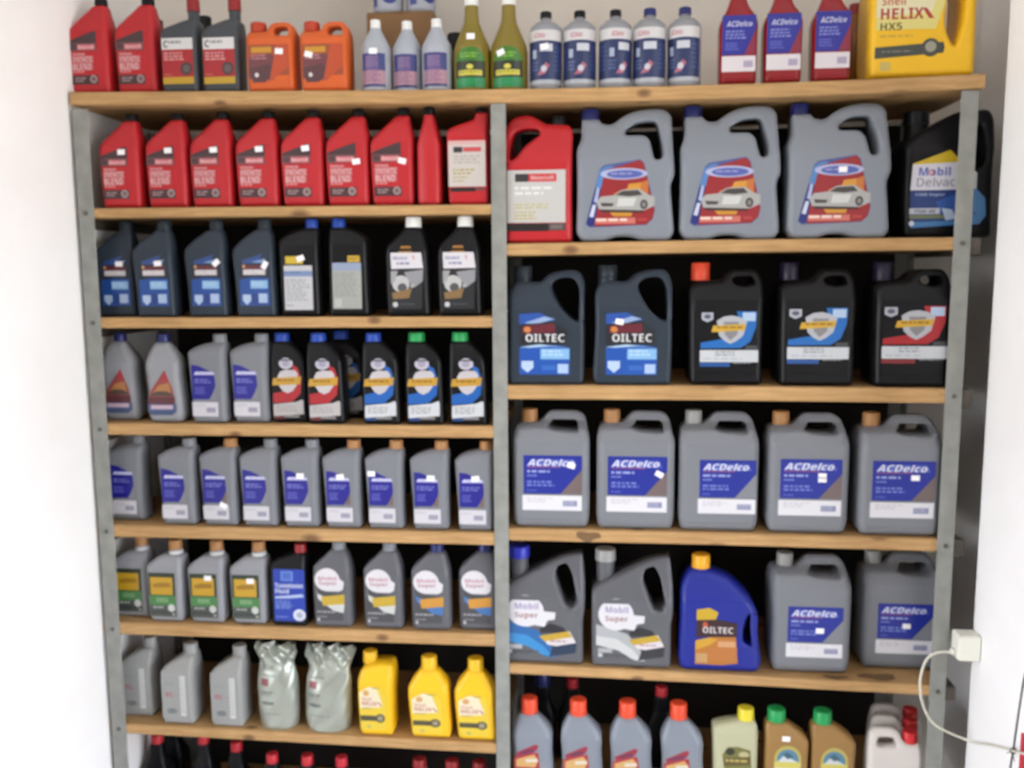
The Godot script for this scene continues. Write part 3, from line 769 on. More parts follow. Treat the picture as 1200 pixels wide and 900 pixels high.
		"p": [[0.01, 0.0, 0.012], [0.0, 0.3, 0.04], [0.0, 0.70, 0.012], [0.10, 0.755, 0.03], [0.40, 0.85, 0.05], [0.66, 0.95, 0.04], [0.82, 0.985, 0.03], [0.96, 1.0, 0.008], [1.0, 0.76, 0.06], [1.0, 0.50, 0.03], [0.975, 0.42, 0.02], [0.98, 0.0, 0.012]],
		"holes": [[[0.62, 0.80, 0.02], [0.66, 0.90, 0.02], [0.77, 0.92, 0.02], [0.84, 0.83, 0.03], [0.905, 0.58, 0.03], [0.85, 0.52, 0.015], [0.76, 0.54, 0.03]]],
		"necks": [[0.17, 0.022, 0.20, 0.262]], "caps": [[0.17, 0.026, 0.258, 0.287, "silver"]], "labs": [["superjugsilver", 0.06, 0.055, 0.92, 0.65]]},
	"blue_jug": {"w": 0.202, "h": 0.248, "d": 0.115, "b": 0.018, "hb": 0.008, "m": "royal", "tp": [[0.72, 1.0], [1.0, 0.5]],
		"p": [[0.04, 0.0, 0.02], [0.0, 0.10, 0.03], [0.02, 0.5, 0.04], [0.02, 0.84, 0.04], [0.12, 0.985, 0.03], [0.18, 1.0, 0.008], [0.40, 1.0, 0.012], [0.62, 0.93, 0.05], [0.84, 0.76, 0.04], [0.94, 0.62, 0.02], [0.935, 0.50, 0.02], [0.96, 0.30, 0.04], [1.0, 0.12, 0.03], [0.97, 0.0, 0.02]],
		"holes": [[[0.77, 0.30, 0.012], [0.765, 0.46, 0.02], [0.83, 0.60, 0.012], [0.892, 0.59, 0.012], [0.885, 0.42, 0.03], [0.905, 0.265, 0.012]]],
		"caps": [[0.28, 0.0225, 0.247, 0.281, "amberyellow"]], "labs": [["oiltecamber", 0.20, 0.075, 0.72, 0.66]]},
	"red_cap_quart": {"w": 0.112, "h": 0.212, "d": 0.066, "b": 0.018, "m": "bluegrey", "tp": [[0.74, 1.0], [1.0, 0.5]],
		"p": [[0.10, 0.0, 0.016], [0.03, 0.16, 0.03], [0.06, 0.45, 0.04], [0.0, 0.78, 0.03], [0.12, 0.93, 0.03], [0.20, 1.0, 0.012], [0.58, 1.0, 0.012], [0.74, 0.92, 0.03], [0.97, 0.77, 0.02], [0.93, 0.58, 0.04], [1.0, 0.16, 0.03], [0.96, 0.0, 0.016]],
		"caps": [[0.41, 0.0215, 0.2115, 0.250, "redorange"]], "labs": [["flamelow", 0.08, 0.08, 0.86, 0.66]]},
	"red_cap_quart_dark": {"w": 0.072, "h": 0.205, "d": 0.060, "b": 0.014, "m": "rosegrey", "tp": [[0.74, 1.0], [1.0, 0.5]],
		"p": [[0.10, 0.0, 0.016], [0.03, 0.16, 0.03], [0.06, 0.45, 0.04], [0.0, 0.78, 0.03], [0.12, 0.93, 0.03], [0.20, 1.0, 0.012], [0.58, 1.0, 0.012], [0.74, 0.92, 0.03], [0.97, 0.77, 0.02], [0.93, 0.58, 0.04], [1.0, 0.16, 0.03], [0.96, 0.0, 0.016]],
		"caps": [[0.41, 0.0185, 0.2045, 0.228, "darkred"]]},
	"black_red_cap_quart": {"w": 0.080, "h": 0.198, "d": 0.062, "b": 0.012, "m": "black", "tp": [[0.60, 1.0], [0.80, 0.55], [1.0, 0.5]],
		"p": [[0.03, 0.0, 0.012], [0.0, 0.60, 0.02], [0.22, 0.74, 0.03], [0.32, 1.0, 0.006], [0.70, 1.0, 0.006], [0.80, 0.74, 0.03], [1.0, 0.60, 0.02], [0.97, 0.0, 0.012]],
		"caps": [[0.51, 0.0165, 0.1975, 0.222, "crimson"]]},
	"black_quart_dull": {"w": 0.080, "h": 0.198, "d": 0.062, "b": 0.012, "m": "black", "tp": [[0.60, 1.0], [0.80, 0.55], [1.0, 0.5]],
		"p": [[0.03, 0.0, 0.012], [0.0, 0.60, 0.02], [0.22, 0.74, 0.03], [0.32, 1.0, 0.006], [0.70, 1.0, 0.006], [0.80, 0.74, 0.03], [1.0, 0.60, 0.02], [0.97, 0.0, 0.012]],
		"caps": [[0.51, 0.0165, 0.1975, 0.222, "black"]]},
	"black_navy_cap_quart": {"w": 0.080, "h": 0.215, "d": 0.062, "b": 0.012, "m": "black", "tp": [[0.60, 1.0], [0.80, 0.55], [1.0, 0.5]],
		"p": [[0.03, 0.0, 0.012], [0.0, 0.60, 0.02], [0.22, 0.74, 0.03], [0.32, 1.0, 0.006], [0.70, 1.0, 0.006], [0.80, 0.74, 0.03], [1.0, 0.60, 0.02], [0.97, 0.0, 0.012]],
		"caps": [[0.51, 0.0205, 0.2145, 0.250, "navycap"]]},
	"cream_quart": {"w": 0.110, "h": 0.218, "d": 0.062, "b": 0.013, "m": "cream", "tp": [[0.86, 1.0], [1.0, 0.75]],
		"p": [[0.08, 0.0, 0.012], [0.04, 0.3, 0.04], [0.0, 0.93, 0.012], [0.30, 0.975, 0.04], [0.55, 1.0, 0.012], [0.96, 1.0, 0.012], [1.0, 0.9, 0.02], [1.0, 0.0, 0.012]],
		"caps": [[0.75, 0.0205, 0.2165, 0.246, "lemon"]], "labs": [["cream", 0.18, 0.20, 0.90, 0.72]]},
	"tan_quart": {"w": 0.106, "h": 0.218, "d": 0.062, "b": 0.012, "m": "tan", "tp": [[0.82, 1.0], [1.0, 0.65]],
		"p": [[0.02, 0.0, 0.012], [0.0, 0.5, 0.04], [0.0, 0.95, 0.012], [0.04, 1.0, 0.006], [0.50, 1.0, 0.012], [0.74, 0.92, 0.03], [0.99, 0.83, 0.015], [0.97, 0.4, 0.05], [1.0, 0.0, 0.012]],
		"caps": [[0.27, 0.0225, 0.2175, 0.248, "greencap"]], "labs": [["tan", 0.18, 0.22, 0.82, 0.76]]},
	"white_jug": {"w": 0.128, "h": 0.214, "d": 0.054, "b": 0.012, "hb": 0.007, "m": "translucent", "tp": [[0.66, 1.0], [0.90, 0.6], [1.0, 0.5]],
		"p": [[0.03, 0.0, 0.014], [0.0, 0.3, 0.03], [0.0, 0.78, 0.02], [0.05, 0.95, 0.025], [0.16, 1.0, 0.02], [0.48, 1.0, 0.025], [0.60, 0.94, 0.02], [0.66, 0.84, 0.015], [0.94, 0.84, 0.015], [1.0, 0.78, 0.02], [1.0, 0.0, 0.014]],
		"holes": [[[0.16, 0.78, 0.01], [0.17, 0.90, 0.012], [0.48, 0.90, 0.015], [0.56, 0.79, 0.01]]],
		"caps": [[0.80, 0.0185, 0.178, 0.205, "redcap"]]},
	"blue_print_bottle": {"lathe": [[0.0, 0.0], [0.036, 0.0], [0.039, 0.004], [0.039, 0.12], [0.03, 0.15], [0.014, 0.175], [0.0, 0.175]], "w": 0.078, "h": 0.175, "d": 0.078, "m": "milky",
		"caps": [[0.5, 0.0155, 0.174, 0.195, "white"]], "labs": [["blotch", -1.2, 1.2, 0.012, 0.11, 0.039]]},
	"black_nozzle_bottle": {"lathe": [[0.0, 0.0], [0.03, 0.0], [0.033, 0.004], [0.033, 0.11], [0.02, 0.13], [0.014, 0.14], [0.0, 0.14]], "w": 0.066, "h": 0.14, "d": 0.066, "m": "black",
		"caps": [[0.5, 0.0225, 0.138, 0.165, "black"]]},
	"navy_box_bottle": {"w": 0.07, "h": 0.15, "d": 0.06, "b": 0.01, "m": "milky", "tp": [[0.8, 1.0], [1.0, 0.6]],
		"p": [[0.02, 0.0, 0.01], [0.0, 0.82, 0.02], [0.30, 1.0, 0.012], [0.70, 1.0, 0.012], [1.0, 0.82, 0.02], [0.98, 0.0, 0.01]],
		"caps": [[0.5, 0.0165, 0.1495, 0.172, "navycap"]], "labs": [["blotch", 0.1, 0.1, 0.9, 0.7]]},
}

# ------------------------------------------------------------------ materials
func plastic(n: String, hex: String, rough := 0.38, spec := 0.5) -> StandardMaterial3D:
	var m := StandardMaterial3D.new()
	m.resource_name = n
	m.albedo_color = Color(hex)
	m.roughness = rough
	m.metallic_specular = spec
	M[n] = m
	return m

func make_materials() -> void:
	for a in [["red", "#b01f26", 0.42], ["coolantgrey", "#3c4045", 0.4], ["orange", "#c95a24", 0.42], ["milky", "#9fa4ad", 0.3], ["white", "#e6e6e4", 0.35], ["olive", "#7b6b28", 0.14], ["silvergrey", "#8a8b90", 0.4],
			["wine", "#851a20", 0.15], ["yellow", "#e3b21e", 0.38], ["amber", "#8a5522", 0.15], ["slate", "#2f3741", 0.36], ["slatecap", "#293138", 0.4], ["black", "#111114", 0.36], ["bluecap", "#1d45a4", 0.35], ["bluecap2", "#2b33b4", 0.35],
			["navycap", "#1f2660", 0.35], ["silver", "#959593", 0.36], ["grey", "#75777d", 0.42], ["greycap", "#7c7f85", 0.4], ["copper", "#a97a4c", 0.45], ["greencap", "#22954f", 0.38], ["silvercollar", "#c3c4c6", 0.28],
			["midgrey", "#5a5a5f", 0.38], ["bluegrey", "#7d828b", 0.36], ["darkred", "#8e1f22", 0.4], ["crimson", "#c22a36", 0.4], ["rosegrey", "#7d7376", 0.38], ["redcap", "#c5282b", 0.4], ["darkorange", "#b43c22", 0.42], ["purplecap", "#1d1730", 0.4], ["redorange", "#dd4a2c", 0.4],
			["royal", "#172484", 0.36], ["amberyellow", "#eda825", 0.38], ["cream", "#b0ae8e", 0.4], ["lemon", "#dccb33", 0.38], ["tan", "#94703f", 0.4], ["translucent", "#cfc7c1", 0.35], ["sticker", "#f0ecee", 0.55],
			["cable", "#d8d4c4", 0.45], ["wire", "#5a5654", 0.5], ["box_white", "#e6e4d8", 0.4], ["redstrip", "#c0283c", 0.5]]:
		plastic(a[0], a[1], a[2], 0.34 if a[0] in ["black", "slate", "slatecap"] else 0.45)
	var foil := plastic("foil", "#a4a89e", 0.30)
	foil.metallic = 0.45
	var wood := StandardMaterial3D.new()
	wood.resource_name = "wood"
	wood.albedo_texture = wood_texture()
	wood.uv1_scale = Vector3(1.0, 5.0, 1.0)
	wood.roughness = 0.7
	M["wood"] = wood
	var steel := StandardMaterial3D.new()
	steel.resource_name = "steel"
	steel.albedo_texture = mottle(Color("#7c7d78"), Color("#93938d"), 0.02, 3)
	steel.uv1_triplanar = true
	steel.uv1_world_triplanar = true
	steel.uv1_scale = Vector3(3, 3, 3)
	steel.roughness = 0.5
	steel.metallic = 0.05
	M["steel"] = steel
	var rust := steel.duplicate() as StandardMaterial3D
	rust.albedo_texture = mottle(Color("#3f3831"), Color("#574e45"), 0.02, 5)
	M["rail"] = rust
	var wall := StandardMaterial3D.new()
	wall.resource_name = "plaster"
	wall.albedo_texture = mottle(Color("#eeebe9"), Color("#f5f3f2"), 0.012, 9)
	wall.uv1_triplanar = true
	wall.uv1_world_triplanar = true
	wall.uv1_scale = Vector3(0.8, 0.8, 0.8)
	wall.roughness = 0.85
	M["wall"] = wall
	var bw := wall.duplicate() as StandardMaterial3D
	bw.albedo_texture = mottle(Color("#e2dad0"), Color("#e9e3da"), 0.012, 11)
	M["backwall"] = bw
	var fl := wall.duplicate() as StandardMaterial3D
	fl.albedo_texture = mottle(Color("#b9b4ac"), Color("#cac5bd"), 0.03, 12)
	fl.roughness = 0.5
	M["floor"] = fl
	plastic("far", "#6f675e", 0.8)
	plastic("stain", "#6e5233", 0.7)
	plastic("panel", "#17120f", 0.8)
	plastic("cardboard", "#8a6845", 0.8)
	plastic("bolt", "#6d6c68", 0.4).metallic = 0.7

func mottle(a: Color, b: Color, f: float, s: int) -> ImageTexture:
	var nz := FastNoiseLite.new()
	nz.seed = s
	nz.frequency = f
	nz.fractal_octaves = 4
	var im := nz.get_seamless_image(256, 256)
	im.convert(Image.FORMAT_RGBA8)
	for y in 256:
		for x in 256:
			im.set_pixel(x, y, a.lerp(b, im.get_pixel(x, y).r))
	return ImageTexture.create_from_image(im)

func wood_texture() -> ImageTexture:
	var big := FastNoiseLite.new()
	big.seed = 3
	big.frequency = 0.01
	var fine := FastNoiseLite.new()
	fine.seed = 4
	fine.frequency = 0.09
	var W := 1024
	var H := 192
	var im := Image.create_empty(W, H, false, Image.FORMAT_RGBA8)
	var knots := [[160, 26, 9], [520, 110, 12], [700, 60, 8], [905, 150, 11], [330, 170, 8]]
	for y in H:
		for x in W:
			var wob := big.get_noise_2d(x * 0.35, y * 1.2) * 14.0
			var ring := 0.5 + 0.5 * sin((y + wob) * 0.42)
			var g := fine.get_noise_2d(x * 0.08, y * 2.2)
			var t := 0.55 + 0.22 * ring + 0.25 * g + 0.3 * big.get_noise_2d(x * 0.5 + 900, y * 0.7)
			var c := Color("#8f6a3e").lerp(Color("#bf9866"), clampf(t, 0.0, 1.0))
			for k in knots:
				var d: float = Vector2((x - k[0]) * 0.55, y - k[1]).length() / k[2]
				if d < 1.6:
					c = c.lerp(Color("#5f4026"), clampf(1.5 - d, 0.0, 1.0) * 0.75)
			im.set_pixel(x, y, c)
	return ImageTexture.create_from_image(im)

# ------------------------------------------------------------------ what is printed on the labels
func add_print(n: String, w: int, h: int, ops: Array) -> void:
	TEX[n] = print_label(w, h, ops)

func make_prints() -> void:
	make_font()
	add_print("red", 150, 264, [["P", [0.0, 0.20, 0.10, 0.16, 0.94, 0.0, 0.98, 0.04, 0.98, 0.24, 0.0, 0.24], "#4a3237"], ["R", 0.0, 0.22, 0.98, 0.15, "#6e4a4e"], ["E", 0.16, 0.29, 0.13, 0.05, "#57393f"], ["R", 0.30, 0.25, 0.62, 0.10, "#d9727a"], ["T", "Motorcraft", 0.33, 0.265, 0.56, 0.07, "#f4d3d3"],
		["R", 0.10, 0.405, 0.46, 0.05, "#c04a50"], ["R", 0.09, 0.465, 0.75, 0.265, "#c4575d"], ["T", "PREMIUM", 0.10, 0.41, 0.45, 0.045, "#f2bcbd"], ["T", "SYNTHETIC", 0.10, 0.475, 0.74, 0.11, "#f3c9c9"], ["T", "BLEND", 0.10, 0.60, 0.68, 0.12, "#f3c9c9"], ["L", 0.10, 0.74, 0.5, 0.05, 1, "#e79a9c"], ["R", 0.06, 0.82, 0.92, 0.17, "#4c3034"], ["L", 0.16, 0.86, 0.42, 0.10, 2, "#b69a9b"], ["E", 0.82, 0.895, 0.13, 0.075, "#b29c9a"], ["E", 0.82, 0.895, 0.08, 0.045, "#77605f"]])
	add_print("redback", 182, 236, [["R", 0, 0, 1, 0.90, "#d8cfc9"], ["R", 0.0, 0.0, 1, 0.08, "#e3b8b4"], ["R", 0.14, 0.12, 0.24, 0.11, "#3a3335"], ["R", 0.40, 0.13, 0.48, 0.09, "#d4565c"], ["L", 0.14, 0.29, 0.74, 0.18, 3, "#bdb6b0"], ["L", 0.12, 0.55, 0.66, 0.14, 2, "#b7ab6c"], ["L", 0.12, 0.70, 0.4, 0.14, 2, "#bdb489"], ["R", 0.04, 0.92, 0.68, 0.08, "#2b2325"], ["R", 0.72, 0.92, 0.22, 0.06, "#6d4a4c"]])
	add_print("redjug", 286, 282, [["R", 0.02, 0.0, 0.96, 0.86, "#d2d0cc"], ["R", 0.15, 0.06, 0.22, 0.13, "#3b3638"], ["R", 0.37, 0.06, 0.46, 0.13, "#d63c41"], ["T", "Motorcraft", 0.41, 0.085, 0.38, 0.075, "#f3d7d6"], ["L", 0.14, 0.27, 0.64, 0.17, 2, "#efefed"], ["L", 0.13, 0.55, 0.60, 0.10, 2, "#c9c08c"], ["L", 0.13, 0.67, 0.38, 0.16, 3, "#c4ba80"], ["R", 0.0, 0.87, 0.70, 0.13, "#241d1e"], ["R", 0.70, 0.87, 0.28, 0.12, "#5a4b4b"], ["L", 0.74, 0.90, 0.2, 0.07, 2, "#9b8e8c"]])
	add_print("coolant", 154, 212, [["R", 0, 0, 1, 0.25, "#e9e6e5"], ["T", "C", 0.06, 0.05, 0.15, 0.16, "#4d4a4a"], ["L", 0.22, 0.06, 0.56, 0.11, 1, "#9b9796"], ["R", 0, 0.25, 1, 0.60, "#b3242c"], ["L", 0.06, 0.31, 0.72, 0.20, 3, "#e4a7a7"], ["E", 0.77, 0.67, 0.19, 0.14, "#46393b"], ["E", 0.77, 0.67, 0.12, 0.09, "#6b5a5a"], ["R", 0, 0.85, 1, 0.15, "#cfa72e"], ["L", 0.04, 0.78, 0.3, 0.05, 1, "#d07a66"]])
	add_print("orange", 196, 172, [["R", 0, 0.0, 1, 0.82, "#a6502f"], ["P", [0.0, 0.35, 0.55, 0.25, 0.95, 0.5, 0.6, 0.95, 0.0, 0.9], "#7a4146"], ["P", [0.0, 0.62, 0.5, 0.52, 0.7, 0.72, 0.4, 1.0, 0.1, 1.0], "#5f3a40"], ["R", 0.08, 0.06, 0.50, 0.15, "#d79a2a"], ["L", 0.08, 0.26, 0.5, 0.16, 2, "#b9838c"], ["P", [0.70, 0.0, 1.0, 0.0, 1.0, 0.6, 0.5, 1.0], "#c9512a"], ["E", 0.20, 0.80, 0.05, 0.06, "#f0e6e2"]])
	add_print("refill", 110, 156, [["R", 0, 0, 1, 0.50, "#31387e"], ["R", 0.18, 0.06, 0.54, 0.42, "#6f5c94"], ["L", 0.2, 0.10, 0.5, 0.3, 4, "#94779f"], ["R", 0, 0.50, 1, 0.40, "#b98a9c"], ["L", 0.08, 0.54, 0.8, 0.32, 4, "#8f6c8d"], ["R", 0, 0.90, 1, 0.08, "#3c4078"]])
	add_print("blotch", 120, 160, [["R", 0.0, 0.0, 1, 1, "#c9cede"], ["R", 0.06, 0.0, 0.2, 0.9, "#4a5aa8"], ["E", 0.62, 0.55, 0.26, 0.3, "#35469c"], ["L", 0.3, 0.1, 0.6, 0.2, 3, "#5d6bb0"]])
	add_print("olive", 158, 216, [["E", 0.5, 0.34, 0.46, 0.34, "#3f7f24"], ["R", 0.04, 0.34, 0.92, 0.40, "#26301c"], ["L", 0.2, 0.14, 0.6, 0.14, 2, "#8fc04a"], ["E", 0.5, 0.48, 0.10, 0.06, "#e3d85a"], ["R", 0.14, 0.56, 0.72, 0.13, "#ded34e"], ["L", 0.18, 0.585, 0.62, 0.09, 1, "#a8a032"], ["R", 0.04, 0.74, 0.92, 0.24, "#1f8a50"], ["L", 0.12, 0.78, 0.7, 0.14, 2, "#2f9c60"]])
	add_print("treatment", 220, 240, [["R", 0, 0, 1, 0.20, "#dfdcdd"], ["T", "ACDelco", 0.36, 0.05, 0.26, 0.10, "#c46a74", 0.2], ["R", 0, 0.20, 1, 0.72, "#223262"], ["R", 0.50, 0.26, 0.26, 0.14, "#d5d9e2"], ["R", 0.32, 0.36, 0.10, 0.16, "#aeb9d0"], ["P", [0.44, 0.84, 0.62, 0.60, 0.70, 0.66, 0.60, 0.82], "#b9687c"], ["E", 0.58, 0.72, 0.06, 0.06, "#d3d7e2"], ["L", 0.06, 0.3, 0.2, 0.5, 6, "#43548c"], ["L", 0.80, 0.3, 0.16, 0.5, 6, "#43548c"], ["L", 0.3, 0.58, 0.16, 0.2, 3, "#5c6ca0"], ["R", 0, 0.92, 1, 0.08, "#b9bcc4"]])
	add_print("atf", 150, 262, [["R", 0, 0, 1, 0.66, "#2a2c98"], ["P", [0.66, 0.66, 1.0, 0.22, 1.0, 0.66], "#8e2440"], ["T", "ACDelco", 0.12, 0.10, 0.78, 0.10, "#dfe0f2", 0.25], ["L", 0.10, 0.26, 0.62, 0.16, 3, "#8f93d8"], ["L", 0.10, 0.46, 0.42, 0.14, 3, "#6a70c8"], ["R", 0, 0.68, 1, 0.26, "#e9dfe4"], ["R", 0.64, 0.76, 0.28, 0.11, "#b3a8c0"]])
	add_print("helixbig", 296, 370, [["P", [0.0, 0.0, 1.0, 0.0, 0.98, 0.2, 0.86, 0.5, 0.0, 0.5], "#f3e58a"], ["P", [0.0, 0.0, 0.9, 0.0, 0.80, 0.30, 0.0, 0.36], "#f6eec2"], ["T", "Shell", 0.08, 0.12, 0.34, 0.10, "#c96a56"], ["T", "HELIX", 0.06, 0.255, 0.62, 0.125, "#b93a34"], ["P", [0.66, 0.26, 0.72, 0.26, 0.83, 0.38, 0.76, 0.38], "#b93a34"], ["T", "HX5", 0.06, 0.42, 0.32, 0.085, "#6d6234"], ["L", 0.06, 0.56, 0.5, 0.05, 1, "#e0b13c"], ["P", [0.0, 0.70, 0.98, 0.655, 1.0, 0.72, 0.98, 0.78, 0.0, 0.83], "#4b4d45"], ["E", 0.80, 0.715, 0.13, 0.105, "#4b4d45"], ["E", 0.80, 0.705, 0.08, 0.062, "#a9a695"], ["L", 0.10, 0.74, 0.5, 0.035, 1, "#7f8075"], ["R", 0.08, 0.87, 0.15, 0.10, "#d9bf6a"]])
	add_print("helixq", 160, 230, [["P", [0.0, 0.14, 0.35, 0.0, 0.85, 0.05, 1.0, 0.30, 0.96, 1.0, 0.04, 1.0], "#f0cf3e"], ["P", [0.02, 0.16, 0.38, 0.02, 0.66, 0.08, 0.82, 0.36, 0.84, 0.48, 0.04, 0.52], "#f4e8c4"], ["E", 0.26, 0.17, 0.11, 0.065, "#dfa96a"], ["L", 0.52, 0.03, 0.3, 0.06, 1, "#b7a64a"], ["T", "Shell", 0.10, 0.27, 0.36, 0.07, "#d98d8d"], ["T", "HELIX", 0.10, 0.36, 0.56, 0.09, "#c96a70"], ["P", [0.66, 0.365, 0.72, 0.365, 0.84, 0.46, 0.78, 0.46], "#b95a64"], ["L", 0.12, 0.50, 0.4, 0.05, 1, "#b5975a"], ["R", 0.04, 0.68, 0.80, 0.12, "#54503a"], ["E", 0.76, 0.735, 0.17, 0.10, "#54503a"], ["E", 0.76, 0.735, 0.10, 0.062, "#a89c80"], ["E", 0.34, 0.93, 0.08, 0.04, "#c2b56a"]])
	add_print("oiltecq", 150, 268, [["R", 0.06, 0.30, 0.86, 0.14, "#25262d"], ["P", [0.10, 0.14, 0.78, 0.02, 0.66, 0.14, 0.86, 0.18, 0.10, 0.20], "#2c4d8e"], ["P", [0.40, 0.17, 0.9, 0.10, 0.8, 0.19], "#7ea0cf"], ["R", 0.10, 0.22, 0.80, 0.08, "#642a33"], ["E", 0.15, 0.245, 0.05, 0.03, "#d9a268"], ["R", 0.12, 0.30, 0.76, 0.10, "#cfc6ca"], ["T", "OILTEC", 0.16, 0.315, 0.68, 0.07, "#f6f3f3"], ["P", [0.0, 0.48, 0.5, 0.44, 1.0, 0.46, 1.0, 0.96, 0.0, 0.96], "#1f4f9e"], ["R", 0.36, 0.50, 0.58, 0.15, "#93bfe6"], ["L", 0.40, 0.53, 0.48, 0.08, 2, "#bcd9f0"], ["P", [0.08, 0.76, 0.36, 0.76, 0.36, 0.87, 0.22, 0.95, 0.08, 0.87], "#b9cdea"], ["R", 0.62, 0.74, 0.30, 0.17, "#b3c8e8"], ["R", 0.40, 0.74, 0.2, 0.2, "#203f86"]])
	add_print("oiltec", 240, 300, [["P", [0.0, 0.02, 0.4, 0.0, 0.72, 0.12, 0.2, 0.18, 0.0, 0.18], "#2a58b0"], ["P", [0.10, 0.16, 0.50, 0.06, 0.70, 0.10, 0.30, 0.19], "#9db4dc"], ["P", [0.0, 0.19, 0.70, 0.15, 0.95, 0.28, 0.95, 0.50, 0.0, 0.50], "#20242c"], ["P", [0.06, 0.21, 0.70, 0.17, 0.72, 0.32, 0.06, 0.33], "#6e2432"], ["E", 0.16, 0.27, 0.07, 0.05, "#d9884a"], ["T", "OILTEC", 0.12, 0.34, 0.78, 0.13, "#f5f2f0"], ["P", [0.0, 0.56, 0.35, 0.51, 0.75, 0.52, 1.0, 0.56, 1.0, 0.99, 0.0, 0.99], "#1d58b4"], ["P", [0.0, 0.55, 0.4, 0.505, 1.0, 0.56, 0.6, 0.535, 0.2, 0.56], "#b9d6f2"], ["R", 0.42, 0.575, 0.57, 0.17, "#8fc3ef"], ["L", 0.46, 0.60, 0.48, 0.11, 2, "#c3e1f8"], ["P", [0.04, 0.77, 0.28, 0.77, 0.28, 0.88, 0.16, 0.96, 0.04, 0.88], "#c2d8f4"], ["R", 0.76, 0.82, 0.21, 0.15, "#b5d0f4"], ["R", 0.45, 0.84, 0.28, 0.08, "#3a6fc8"]])
	add_print("oiltecamber", 210, 290, [["P", [0.02, 0.04, 0.30, 0.0, 0.52, 0.08, 0.46, 0.20, 0.02, 0.22], "#d2ad28"], ["P", [0.02, 0.22, 0.5, 0.20, 0.95, 0.26, 0.95, 0.50, 0.02, 0.52], "#3a1d22"], ["E", 0.22, 0.30, 0.06, 0.05, "#c85a3c"], ["T", "OILTEC", 0.16, 0.335, 0.70, 0.11, "#f2ebe6"], ["P", [0.0, 0.58, 0.35, 0.51, 0.92, 0.50, 0.98, 0.96, 0.60, 1.0, 0.0, 0.99], "#c07a2c"], ["P", [0.0, 0.58, 0.3, 0.52, 0.52, 0.55, 0.3, 0.66, 0.0, 0.74], "#d8a634"], ["R", 0.52, 0.58, 0.40, 0.10, "#dfa878"], ["R", 0.30, 0.69, 0.66, 0.22, "#c27a3c"], ["R", 0.02, 0.80, 0.26, 0.16, "#c9a06a"]])
	add_print("whiteback", 142, 264, [["R", 0.06, 0.0, 0.62, 0.14, "#d9ba38"], ["R", 0.0, 0.17, 1.0, 0.82, "#cfcfd3"], ["R", 0.0, 0.27, 1.0, 0.10, "#8095be"], ["L", 0.06, 0.28, 0.6, 0.05, 1, "#5f78ad"], ["L", 0.06, 0.42, 0.86, 0.42, 9, "#a9a9ae"], ["L", 0.06, 0.89, 0.3, 0.06, 1, "#9a9aa0"]])
	add_print("greyback", 142, 264, [["R", 0.54, 0.0, 0.42, 0.12, "#d2ae38"], ["L", 0.58, 0.04, 0.3, 0.05, 1, "#8c7424"], ["R", 0.0, 0.13, 1.0, 0.86, "#aeb0aa"], ["R", 0.0, 0.13, 1.0, 0.14, "#9aa8c4"], ["L", 0.06, 0.32, 0.86, 0.46, 11, "#9b9d98"], ["R", 0.06, 0.80, 0.24, 0.15, "#c3c6bf"]])
	add_print("mobil1", 162, 312, [["P", [0.34, 0.02, 0.62, 0.02, 0.68, 0.12, 0.26, 0.12], "#b07a34"], ["P", [0.02, 0.12, 0.94, 0.12, 0.98, 0.28, 1.0, 0.36, 0.04, 0.37], "#e6e2e6"], ["T", "Mobil", 0.10, 0.175, 0.42, 0.055, "#8084b6"], ["T", "1", 0.66, 0.165, 0.08, 0.065, "#cf8f94"], ["L", 0.2, 0.27, 0.5, 0.06, 1, "#8a8cb0"], ["P", [0.02, 0.38, 1.0, 0.37, 0.94, 0.99, 0.02, 0.99], "#26282b"], ["P", [0.42, 0.42, 1.0, 0.38, 0.98, 0.56, 0.72, 0.66, 0.50, 0.52], "#9b9ca0"], ["E", 0.32, 0.60, 0.26, 0.13, "#c9c8c8"], ["E", 0.36, 0.66, 0.14, 0.07, "#57595c"], ["P", [0.02, 0.40, 0.24, 0.40, 0.14, 0.56, 0.02, 0.60], "#a8a8aa"], ["P", [0.04, 0.74, 0.42, 0.70, 0.66, 0.66, 0.56, 0.82, 0.08, 0.84], "#8f7048"], ["E", 0.66, 0.63, 0.06, 0.03, "#b5b4b2"], ["E", 0.14, 0.92, 0.08, 0.04, "#d6d6d8"], ["L", 0.3, 0.90, 0.5, 0.05, 1, "#4c5157"]])
	add_print("flame", 160, 230, [["P", [0.62, 0.0, 0.86, 0.44, 0.90, 0.62, 0.06, 0.62, 0.14, 0.46], "#a04a48"], ["P", [0.62, 0.02, 0.74, 0.22, 0.50, 0.24], "#b8394a"], ["P", [0.40, 0.34, 0.74, 0.28, 0.82, 0.56, 0.16, 0.56], "#bd8450"], ["P", [0.12, 0.54, 0.34, 0.47, 0.66, 0.47, 0.86, 0.54, 0.84, 0.58, 0.12, 0.58], "#5a4a42"], ["R", 0.02, 0.60, 0.90, 0.16, "#65363f"], ["R", 0.02, 0.76, 0.94, 0.14, "#54648c"], ["R", 0.12, 0.78, 0.72, 0.09, "#d3b9c8"], ["P", [0.0, 0.90, 0.98, 0.90, 0.80, 1.0, 0.1, 1.0], "#4a5a80"]])
